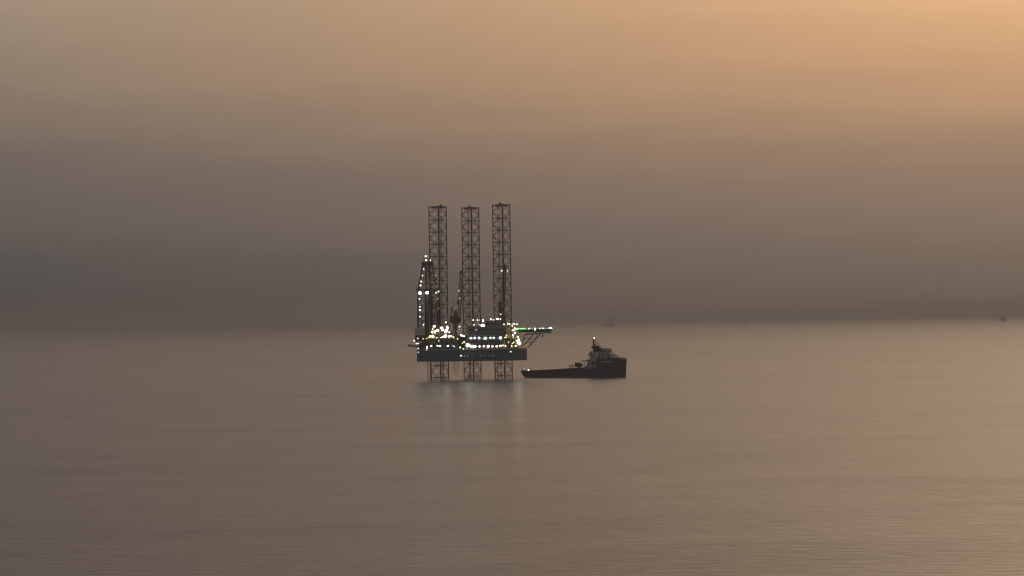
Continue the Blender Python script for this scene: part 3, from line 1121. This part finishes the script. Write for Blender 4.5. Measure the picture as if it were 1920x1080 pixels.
for i in range(8):
    p, q_ = Vector((*heli_poly[i], HZ + .25)), Vector((*heli_poly[(i + 1) % 8], HZ + .25))
    for k in range(4):
        c = p.lerp(q_, (k + .5) / 4)
        left = c.x < hc.x - 3 or c.x > hc.x + HRAD * .86
        lamp(helideck, c, .30 if left else .2, 'green' if left else 'dim', 'perimeter_light')
for px, r, kd in ((971, .4, 'green'), (975, .36, 'green'), (979, .36, 'green'), (983, .34, 'green'), (1030.5, .42, 'green_white'), (1033.5, .36, 'green_white'), (993.5, .3, 'white'), (1003, .3, 'white'), (1012.5, .3, 'white'), (1018, .34, 'white')):
    lamp(helideck, L(px, 615.9 - (px - 970) * .013, hc.y - HRAD - .3), r, kd, 'perimeter_light')
lamp(helideck, L(1003.2, 618.6, hc.y - HRAD - .8), .36, 'white')
for dy in (-5.5, 5.5):
    for pa, pb, r in (((983, 627.5), (1034.4, 623.2), .22), ((990.5, 651), (1013, 626.4), .24), ((981, 648), (1000.5, 626.2), .22), ((1000.5, 626.2), (1000.5, 619), .15),
                      ((1013, 626), (1013, 619), .15), ((1024, 624.6), (1024, 619), .13), ((1034, 623.6), (1034, 618), .13), ((988, 627), (988, 618.8), .15),
                      ((988, 627), (1000.5, 619), .11), ((1000.5, 626.2), (1013, 619), .11), ((1013, 626), (1024, 619), .11), ((1024, 624.6), (1034, 618.6), .11),
                      ((984, 644), (1001, 640), .12), ((992, 635.4), (1005, 634.8), .12), ((984, 644), (992, 635.4), .11), ((992, 635.4), (994.5, 647), .11), ((1005, 634.8), (1007, 626.4), .11),
                      ((980, 634), (992, 635.4), .11), ((978, 650), (983, 627.5), .2), ((980, 640), (990, 627), .12)):
        p, q_ = L(*pa, HY + dy), L(*pb, HY + dy)
        o = strut('support_strut', p, q_, r * 1.55, helideck)
for pa in ((990.5, 651), (1013, 626.4), (1000.5, 626.2), (1034, 623.4)):
    strut('cross_tie', L(*pa, HY - 5.5), L(*pa, HY + 5.5), .14, helideck)
fl = MB()
p = L(1016.6, 626, HY - 5)
fl.beam(p, p + Vector((0, 0, -3.1)), .14, 5)
fl.box((p.x + .1, p.y, p.z - 1.4), (1.7, .3, .5))
fl.beam(p + Vector((1, 0, -.1)), p + Vector((.1, 0, -1.6)), .1, 5)
fl.build('hanging_bracket', M['dark'], helideck)
# access tower between house and helideck
tw = MB()
tx = [L(p_, 640, -11).x for p_ in (958, 967, 976)]
for x in tx:
    for y in (-12.4, -9.8):
        tw.beam((x, y, ZD), (x, y, 33.6), .15, 5)
for z in (22.5, 26.2, 29.8, 33.4):
    for y in (-12.4, -9.8):
        tw.beam((tx[0], y, z), (tx[-1], y, z), .13, 5)
    tw.box(((tx[0] + tx[-1]) / 2, -11.1, z - .1), (tx[-1] - tx[0], 2.5, .08))
for k, z in enumerate((19.3, 22.5, 26.2, 29.8)):
    x0, x1 = (tx[0], tx[-1]) if k % 2 == 0 else (tx[-1], tx[0])
    tw.beam((x0, -12.4, z), (x1, -12.4, z + 3.4), .13, 5)
tw.build('access_tower', M['yellow'], rig)
stg = MB()
p, q_ = L(966.5, 650, -14), L(975.5, 637.5, -14)
for s in (-.5, .5):
    stg.beam(p + Vector((0, s, 0)), q_ + Vector((0, s, 0)), .2, 4)
for k in range(9):
    c = p.lerp(q_, (k + .5) / 9)
    stg.box(c, (.35, 1.0, .08))
stg.build('stairway', M['yellow'], rig)
# davits carrying the lifeboats
dv = MB()
for px, py0, py1 in ((944.2, 650, 613), (957.6, 650, 613)):
    for dy in (-12.8, -10.2):
        dv.beam(L(px, py0, dy), L(px, py1, dy), .16, 5)
for py in (613.4, 623.2, 634.2):
    for dy in (-12.8, -10.2):
        dv.beam(L(944.2, py, dy), L(957.6, py, dy), .15, 5)
for py in (623.4, 634.6):
    p = L(951, py, -11.5)
    dv.box((p.x, p.y, p.z - .05), (4.6, 2.8, .12))
dv.build('davit_frame', M['brown'], rig)

# hanging hoses and pipes below the hull
for px, py1, r, y in ((848.5, 700, .07, -14), (851.8, 701, .10, -14), (853.0, 696, .08, -14), (858.8, 699.5, .09, -13), (861.2, 694, .07, -13)):
    x = L(px, 690, y)
    hs = MB().beam((x.x, x.y, ZB + .1), (x.x, x.y, L(px, py1, y).z), r, 6)
    hs.build('hanging_hose', M['hose'], rig)
hs = MB()
pts = [L(854.8, 677, -14)] + [L(854.8 + 1.2 * (1 - math.cos(t)), 699 + 3.2 * math.sin(t), -14) for t in [k * math.pi / 6 for k in range(7)]] + [L(857.2, 677, -14)]
hs.path(pts, .085, 6).build('hanging_hose', M['hose'], rig)
cdr = L(802.3, 690, 12)
MB().beam((cdr.x, cdr.y, -.7), (cdr.x, cdr.y, 24), .26, 8).build('conductor_pipe', M['leg'], rig)
for px, yy in ((806.9, 8), (831.6, -3), (880.6, 14), (882.6, 15), (933.0, -3), (929.0, 1)):
    x = L(px, 700, yy)
    MB().beam((x.x, x.y, -.7), (x.x, x.y, ZB + .2), .24 if px not in (882.6, 929.0) else .17, 8).build('caisson_pipe', M['leg'], rig)

# ---- lifeboats (hang in the davit frame)
def lifeboat(loc, ang):
    root = link('lifeboat', None, None, loc)
    root.rotation_euler.z = ang
    secs = []
    for x, w, zl, zh in ((-3.6, .35, .5, 1.0), (-3.0, 1.0, -.1, 1.2), (-1.5, 1.45, -.55, 1.3), (.5, 1.5, -.6, 1.3), (2.3, 1.25, -.4, 1.3), (3.3, .7, .1, 1.2), (3.8, .15, .7, 1.1)):
        secs.append([(x, -w, zh), (x, -w * 1.0, zl + (zh - zl) * .5), (x, -w * .5, zl), (x, w * .5, zl), (x, w * 1.0, zl + (zh - zl) * .5), (x, w, zh)])
    MB().loft(secs).build('hull', M['lifeboat'], root)
    secs = []
    for x, w, zh in ((-3.3, .5, 1.25), (-2.6, 1.1, 2.0), (-.5, 1.25, 2.25), (1.5, 1.2, 2.2), (2.8, .8, 1.8), (3.4, .3, 1.3)):
        secs.append([(x, -w, 1.1), (x, -w * .9, 1.1 + (zh - 1.1) * .7), (x, -w * .5, zh), (x, w * .5, zh), (x, w * .9, 1.1 + (zh - 1.1) * .7), (x, w, 1.1)])
    MB().loft(secs).build('canopy', M['lifeboat'], root)
    MB().box((-1.9, 0, 2.35), (1.0, 1.0, .7), taper=.8).build('helm_cupola', M['glass'], root)
    return root


p = at(951, 621.2, RIG0.y - 11.6)
lb = lifeboat(p - Vector((0, 0, .1)), R(-62))
tag(lb, 'yellow enclosed lifeboat hanging on the upper tier of the davits beside the accommodation block', 'lifeboat', 'lifeboats in the davits')
p = at(951, 631.2, RIG0.y - 11.6)
lb = lifeboat(p - Vector((0, 0, .1)), R(-62))
tag(lb, 'yellow lifeboat lit by a small lamp on the lower tier of the davits', 'lifeboat', 'lifeboats in the davits')

# ------------------------------------------------------------------ supply vessel
SV0 = at(1075, 707.0, 2034.0)
SV0.z = 0.0
MPP = 2034.0 / FPX
HD = R(-18)
ship = link('supply_vessel', None, None, SV0)
ship.rotation_euler.z = HD
tag(ship, 'dark offshore supply vessel with long low aft deck and high bow beside the rig', 'ship')
M['shull'] = mat('ship_hull_paint', (.040, .032, .080), .45, wear=(.045, .02, .05), scale=.2)
M['sblue'] = mat('ship_stern_paint', (.03, .05, .11), .5, scale=.3)
M['sgrey'] = mat('ship_house_paint', (.46, .475, .46), .6, wear=(.30, .30, .28), scale=.4)
M['swhite'] = mat('ship_pale_paint', (.55, .56, .53), .6)
M['sdeck'] = mat('ship_deck', (.07, .07, .06), .8)
M['sdark'] = mat('ship_dark_metal', (.014, .014, .016), .6)
M['sorange'] = mat('ship_orange_brown', (.22, .09, .045), .6)


def S(px, y):
    return ((px - 1075) * MPP - y * math.sin(-HD)) / math.cos(HD)


def SZ(px, py):
    return (707.0 - (px - 1075) * .0148 - py) * MPP * 1.0


def P(px, py, y):
    return Vector((S(px, y), y, SZ(px, py)))


# hull: sections (station, half breadth at deck, half breadth at waterline, deck height)
xs, xb = S(976.6, -6.5), S(1171.0, 0)
st = [(xs, 5.6, 4.2, 3.9, 2.3), (xs + 1.2, 6.8, 5.6, 4.15, .9), (xs + 4, 7.6, 6.9, 4.25, -.7), (xs + 14, 8.0, 7.8, 4.6, -.8), (xs + 28, 8.0, 8.0, 5.2, -.8),
      (xs + 38, 8.0, 8.0, 5.8, -.8), (S(1105, -8), 8.0, 8.0, 6.3, -.8), (S(1117, -8), 8.0, 7.9, 6.5, -.8), (S(1117.6, -8), 8.0, 7.9, 11.0, -.8), (S(1130, -8), 8.0, 7.5, 11.3, -.8),
      (S(1145, -7.6), 7.8, 6.4, 11.7, -.8), (S(1155, -6.8), 7.0, 4.6, 11.9, -.8), (S(1163, -5), 5.6, 2.8, 11.5, -.8), (S(1169, -3), 3.6, 1.4, 10.9, -.8),
      (xb, 1.9, .6, 10.4, -.8), (xb + .75, .5, .15, 10.1, 2.5)]
secs = []
for x, wd, ww, zd, zb in st:
    zm = zb + (zd - zb) * .45
    wm = ww + (wd - ww) * (.25 if x > S(1140, 0) else .7)
    secs.append([(x, -wd, zd), (x, -wm, zm), (x, -ww, max(zb, 0.0) if zb < 0 else zb + .3), (x, -ww * .8, zb), (x, ww * .8, zb), (x, ww, max(zb, 0.0) if zb < 0 else zb + .3), (x, wm, zm), (x, wd, zd)])
hl = MB().loft(secs).build('hull', M['shull'], ship)
# aft working deck, bulwark rail and fender strips
bw = MB()
for s in (-1, 1):
    pts = [(x, s * (wd + .02), zd) for x, wd, ww, zd, zb in st[1:8]]
    for p, q_ in zip(pts[:-1], pts[1:]):
        p, q_ = Vector(p), Vector(q_)
        bw.beam(p + Vector((0, 0, .15)), q_ + Vector((0, 0, .15)), .22, 5)
        bw.beam(p + Vector((0, 0, -1.3)), q_ + Vector((0, 0, -1.3)), .24, 6)
bw.build('fender_strip', M['sblue'], ship)
pnl = MB()
for s in (-1,):
    for k in range(9):
        x = xs + 6 + k * 4.2
        pnl.box((x, s * 8.02, 2.4 + k * .08), (.16, .14, 3.0))
pnl.build('hull_rib', M['sblue'], ship)
# stern roller and gear
rl = MB()
rl.beam((xs + .5, -4, 3.6), (xs + .5, 4, 3.6), .7, 12)
rl.build('stern_roller', M['sdark'], ship)
sg = MB()
for px, py, h in ((979, 695, .9), (981.5, 695, 1.6), (986, 695.5, 1.3), (994.5, 696, 1.7), (999.5, 695.5, 1.0), (1004, 695, 1.0)):
    p = P(px, py + 1, -5.5)
    sg.box((p.x, p.y, p.z + h / 2 - .3), (.7, .7, h))
sg.build('mooring_bitt', M['sorange'], ship)
# winch, cargo frame and deck crane aft of the house
wn_ = MB()
for px, py, w, h in ((1079.5, 683, .8, 2.6), (1085.5, 684, 2.3, 3.2), (1090.5, 684.5, 1.8, 1.2), (1082, 685.5, 3.0, 1.3)):
    p = P(px, py, -3)
    wn_.box((p.x, p.y, p.z), (w, 2.2, h), taper=.8)
p = P(1085.5, 683.6, -3)
wn_.beam((p.x, p.y - 2.5, p.z), (p.x, p.y + 2.5, p.z), 1.35, 14)
wn_.build('towing_winch', M['sdark'], ship)
cf = MB()
a0, a1 = P(1068, 689, -4), P(1075, 684.6, -4)
for x in (a0.x, (a0.x + a1.x) / 2, a1.x):
    for y in (-5, -3):
        cf.beam((x, y, a0.z - 1), (x, y, a1.z), .13, 5)
for z in (a1.z, a0.z + .4):
    for y in (-5, -3):
        cf.beam((a0.x, y, z), (a1.x, y, z), .15, 5)
for x in (a0.x, a1.x):
    cf.beam((x, -5, a1.z), (x, -3, a1.z), .13, 5)
cf.build('cargo_frame', M['sorange'], ship)
dc = MB()
dc.beam(P(1089.6, 676.6, -5), P(1101, 675.8, -5), .32, 8)
dc.beam(P(1100, 675.8, -5), P(1104.5, 674.6, -5), .55, 8)
dc.beam(P(1095.4, 676.2, -5), P(1095.8, 688, -5), .14, 5)
dc.beam(P(1102.5, 675, -5), P(1102.5, 690, -5), .4, 8)
dc.beam(P(1098, 676, -5), P(1102.4, 684, -5), .14, 5)
dc.build('deck_crane', M['sorange'], ship)
# sloping grey casing running up to the forecastle, with its round opening
cs_ = MB()
prof_c = [(1091, 690.4), (1095, 688.6), (1099.5, 683.5), (1103, 676.5), (1106, 672.6), (1117.4, 671.8), (1117.4, 690)]
for y in (-7.95, 7.2):
    pass
vs = [P(px, py, -8) for px, py in prof_c]
n = len(vs)
poly0 = [(v.x, -8.05, v.z) for v in vs]
poly1 = [(v.x, 8.0, v.z) for v in vs]
cs_.add(poly0 + poly1, [tuple(range(n)), tuple(range(2 * n - 1, n - 1, -1))] + [(i, n + i, n + (i + 1) % n, (i + 1) % n) for i in range(n)])
casing = cs_.build('casing', M['sgrey'], ship)
rgm = MB()
c = P(1112, 680.2, -8)
for k in range(16):
    t0, t1 = 2 * math.pi * k / 16, 2 * math.pi * (k + 1) / 16
    rgm.beam((c.x + 1.35 * math.cos(t0), -8.12, c.z + 2.1 * math.sin(t0)), (c.x + 1.35 * math.cos(t1), -8.12, c.z + 2.1 * math.sin(t1)), .16, 5)
rgm.build('round_frame', M['swhite'], casing)
MB().box((c.x, -8.07, c.z), (1.7, .06, 2.8)).build('rescue_boat_cover', M['sdark'], casing)
# forecastle bulwark
fb_ = MB()
fpts = [(S(1117, -8), 8.0, 11.0), (S(1130, -8), 8.0, 11.3), (S(1145, -7.6), 7.8, 11.7), (S(1155, -6.8), 7.0, 11.9), (S(1163, -5), 5.6, 11.5), (S(1169, -3), 3.6, 10.9), (xb, 1.9, 10.4), (xb + .72, .5, 10.1)]
for s in (-1, 1):
    for p, q_ in zip(fpts[:-1], fpts[1:]):
        p, q_ = Vector((p[0], s * p[1], p[2])), Vector((q_[0], s * q_[1], q_[2]))
        fb_.beam(p, q_, .38, 6)
        if p.x > S(1150, -7):
            fb_.beam(p + Vector((0, 0, .5)), q_ + Vector((0, 0, .4)), .10, 5)
fb_.build('bulwark', M['sdark'], ship)
# grey stripe panel on the bow side
MB().add([P(1126, 676.2, -8.06), P(1149, 675.4, -7.75), P(1149, 678.4, -7.55), P(1126, 679.2, -8.0)], [(0, 1, 2, 3)]).add(
    [P(1126, 676.2, -7.9), P(1149, 675.4, -7.5), P(1149, 678.4, -7.3), P(1126, 679.2, -7.9)], [(0, 1, 2, 3)]).build('side_panel', M['sgrey'], ship)


def sblock(name, pxs, py_top, py_bot, y0, y1, m, parent=None, front=0.0, aft=0.0):
    x0, x1 = S(pxs[0], y0), S(pxs[1], y0)
    pc = (pxs[0] + pxs[1]) / 2
    z0, z1 = SZ(pc, py_bot), SZ(pc, py_top)
    mb = MB()
    mb.add([(x0, y0, z0), (x1, y0, z0), (x1, y1, z0), (x0, y1, z0), (x0 + aft, y0, z1), (x1 - front, y0, z1), (x1 - front, y1, z1), (x0 + aft, y1, z1)],
           [(3, 2, 1, 0), (4, 5, 6, 7), (0, 1, 5, 4), (1, 2, 6, 5), (2, 3, 7, 6), (3, 0, 4, 7)])
    return mb.build(name, m, parent or ship)


dh = sblock('deckhouse', (1118, 1151), 666.2, 674, -7.0, 7.0, M['sgrey'], front=1.6)
sblock('upper_deckhouse', (1107, 1145.5), 661.2, 666.4, -6.2, 6.2, M['sgrey'], dh, front=2.2)
sblock('aft_deckhouse', (1105, 1120), 661.4, 673, -6.6, 6.6, M['sgrey'], dh, aft=.5)
br = sblock('wheelhouse', (1111, 1128.5), 654.4, 661.3, -5.6, 5.6, M['sgrey'], front=-.5, aft=.6)
wr = sblock('wheelhouse_roof', (1109.5, 1129.5), 653.2, 654.6, -6.2, 6.2, M['sdark'], br)
# wheelhouse windows, each a pane; side panes enlarged to stand in for shadow too
for k in range(7):
    x = S(1112.8 + k * 2.3, -5.6)
    MB().box((x, -5.62, SZ(1120, 656.6)), (.76, .12, 1.55)).build('window', M['glass'], br)
for k in range(5):
    xw = S(1128.5, -5.6) + .32
    MB().box((xw, -4.2 + k * 2.1, SZ(1128, 656.6)), (.3, 1.7, 1.1)).build('window', M['glass'], br)
for k in range(7):
    x = S(1121 + k * 3.6, -6.2)
    MB().box((x, -6.22, SZ(1132, 663.6)), (.55, .1, .6)).build('porthole', M['glass'], dh)
lamp(dh, P(1118.2, 665.3, -6.6), .22, 'faint')
tdk = MB()
p = P(1119.5, 650.8, 0)
tdk.box((p.x, 0, p.z), (3.6, 4.5, 1.8), taper=.7)
tdk.box((p.x - 2.6, 0, p.z + .2), (1.6, 3, 1.2), taper=.8)
for px, h in ((1110.6, 1.2), (1113, 1.5), (1118, 2.2), (1124, 2.0), (1126.5, 1.2), (1122, 2.6), (1128.4, 1.4)):
    q_ = P(px, 653, -3)
    tdk.beam(q_, q_ + Vector((0, 0, h)), .12, 5)
    tdk.box(q_ + Vector((0, 0, h)), (.6, .4, .3))
tdk.build('wheelhouse_top_gear', M['sdark'], br)
ms = MB()
ms.beam(P(1116.2, 653.5, 0), P(1113.4, 635.5, 0), .62, 8, r2=.28)
ms.beam(P(1112.6, 653.5, 0), P(1112.8, 643, 0), .2, 6)
for k in range(5):
    ms.beam(P(1112.6, 652.5 - k * 2, 0), P(1116 - k * .33, 651 - k * 2, 0), .12, 5)
ms.beam(P(1113.4, 635.5, 0), P(1113.1, 632.2, 0), .09, 5)
ms.beam(P(1119.5, 653, 0), P(1115.4, 645.5, 0), .14, 5)
for py, w in ((636.5, 2.4), (641.0, 2.0), (645.5, 2.4)):
    p = P(1113.8 + (py - 636) * .14, py, 0)
    ms.box(p, (w * 1.15, 1.6, .24))
    ms.beam(p + Vector((-w / 2, 0, 0)), p + Vector((-w / 2, 0, .9)), .06, 4)
    ms.beam(p + Vector((w / 2, 0, 0)), p + Vector((w / 2, 0, .7)), .06, 4)
mast = ms.build('mast', M['sdark'], ship)
MB().box(P(1115.0, 639.6, -.6), (2.2, .25, .3), .3).build('radar_scanner', M['swhite'], mast)
lamp(mast, P(1114.8, 633.8, -.5), .30, 'white', 'masthead_light')
rp = MB()
rp.beam(P(1121.5, 653, -1), P(1121.5, 645, -1), .08, 5)
rp.ball(P(1121.5, 643.8, -1), .42, 8, 6)
rp.build('aerial', M['sorange'], br)
fn = MB()
p0, p1 = P(1138.3, 662, -3.2), P(1138.0, 655.2, -3.2)
fn.box(((p0.x + p1.x) / 2, -3.2, (p0.z + p1.z) / 2), (2.5, 2.4, p1.z - p0.z + .6), taper=.72)
fn.beam(p1, P(1138.0, 652.2, -3.2), .36, 8)
fn.build('funnel', M['swhite'], ship)
fn = fn.build('funnel', M['swhite'], ship)
fn.location = (0, 6.4, 0)
pst = MB()
p = P(1145.6, 667, -3)
pst.beam(p, P(1145.6, 663.8, -3), .3, 6)
pst.box(P(1148.6, 667, -2), (2.2, 3.5, 1.2))
pst.beam(P(1151.0, 671, -2), P(1151.4, 666.6, -2), .12, 5)
pst.build('windlass', M['sdark'], ship)
dvt = MB()
for px, py in ((1103.4, 665.4), (1107, 659.5)):
    p = P(px, py, -6.6)
    dvt.ball(p, .62, 8, 6)
dvt.beam(P(1103.4, 665.4, -6.6), P(1106.5, 665.8, -6.4), .12, 5)
dvt.beam(P(1107, 659.5, -6.6), P(1108.6, 662.5, -6.4), .25, 5)
dvt.box(P(1107.4, 661.8, -6.4), (1.3, .9, 1.8))
dvt.build('rescue_davit', M['sorange'], ship)
for y0, pxs, py in ((-6.3, (1108, 1127), 661.0), (-6.2, (1129, 1143), 660.8), (-7.0, (1121, 1148), 666.0)):
    rail([(S(pxs[0], y0), y0), (S(pxs[1], y0), y0)], SZ((pxs[0] + pxs[1]) / 2, py), dh, M['sdark'], closed=False, step=1.1, r=.06)
for px, py, w, h in ((1123, 669.5, 1.0, 1.9), (1131, 669.8, .9, 1.8), (1140, 669.5, 1.4, 1.2)):
    p = P(px, py, -7.05)
    MB().box((p.x, -7.06, p.z), (w, .14, h)).build('door', M['sdark'], dh)
for px, py, w, h in ((1133, 659.2, 1.6, 1.6), (1142.4, 659.6, .9, 1.2), (1130.5, 658.4, .8, 2.2)):
    p = P(px, py, -3)
    MB().box((p.x, -3, p.z), (w, 1.6, h), taper=.85).build('deck_locker', M['sgrey'], dh)
whip = MB()
whip.beam(P(1100.6, 672.8, -5.5), P(1099.8, 667.0, -5.5), .05, 4)
whip.build('whip_aerial', M['sdark'], ship)
rail([(S(px, -7.2), -7.0) for px in (1119, 1135, 1150)], SZ(1135, 672), ship, M['swhite'], closed=False, step=1.8)
for px, py, r, kd in ((991.2, 694.3, .52, 'warm'), (982.6, 691.9, .32, 'dim'), (984.8, 695.4, .30, 'faint'), (1004.7, 695.3, .26, 'faint')):
    lamp(ship, P(px, py, -6.6), r, kd, 'deck_light')

# ------------------------------------------------------------------ faint far vessels
M['far'] = mat('far_ship_hazed_paint', (.48, .48, .48), .6)  # grey lightened so the colour carries part of the haze fade


def far_ship(px, Y, ln, beam, hh, house, label, ang=0.0):
    p = at(px, 600, Y)
    root = link('distant_ship', None, None, (p.x, p.y, 0))
    root.rotation_euler.z = ang
    tag(root, label, 'ship', 'ships fading into the haze')
    l2, b2 = ln / 2, beam / 2
    poly = [(-l2, -b2 * .8), (l2 * .72, -b2), (l2, 0), (l2 * .72, b2), (-l2, b2 * .8)]
    MB().prism([(x * .95, y * .9) for x, y in poly], -.7, hh, top=poly).build('hull', M['far'], root)
    dk = MB()
    for x0, x1, z0, z1 in house:
        dk.box(((x0 + x1) / 2 * ln, 0, (z0 + z1) / 2), ((x1 - x0) * ln, beam * .8, z1 - z0), taper=.92)
    dk.build('superstructure', M['far'], root)
    mm = MB()
    x0, x1, z0, z1 = house[-1]
    mm.beam(((x0 + x1) / 2 * ln, 0, z1), ((x0 + x1) / 2 * ln, 0, z1 + hh * .6), .8, 6)
    mm.build('mast', M['far'], root)
    return root


far_ship(1141.5, 16500, 68, 22, 18, [(-.05, .46, 18, 32), (.05, .40, 32, 46)], 'faint grey ship with a tall block fading into haze just above the supply vessel')
far_ship(1397, 16500, 24, 10, 8, [(-.2, .35, 8, 17), (.1, .35, 17, 22)], 'tiny barely visible ship in the haze midway between supply vessel and right edge')
far_ship(1881.5, 15000, 36, 14, 11, [(-.42, .2, 11, 23), (-.3, .0, 23, 28)], 'small dark ship in the haze near the right edge of the view')

# ------------------------------------------------------------------ haze
hm = bpy.data.materials.new('haze_air')
hm.use_nodes = True
hn = hm.node_tree
for n in list(hn.nodes):
    hn.nodes.remove(n)
pv = hn.nodes.new('ShaderNodeVolumePrincipled')
pv.inputs['Color'].default_value = (.60, .60, .615, 1)
pv.inputs['Density'].default_value = 1.05e-4
pv.inputs['Anisotropy'].default_value = 0.6
ho = hn.nodes.new('ShaderNodeOutputMaterial')
hn.links.new(pv.outputs[0], ho.inputs['Volume'])
m = MB()
zt = 122.0
X = HALF + 200
m.add([(-X, -3200, -1), (X, -3200, -1), (X, X, -1), (-X, X, -1), (-X, -3200, zt), (X, -3200, zt), (X, X, zt), (-X, X, zt)],
      [(3, 2, 1, 0), (4, 5, 6, 7), (0, 1, 5, 4), (1, 2, 6, 5), (2, 3, 7, 6), (3, 0, 4, 7)])
tag(m.build('haze', hm), 'thin dusty evening haze over the water', None, None, 'stuff')
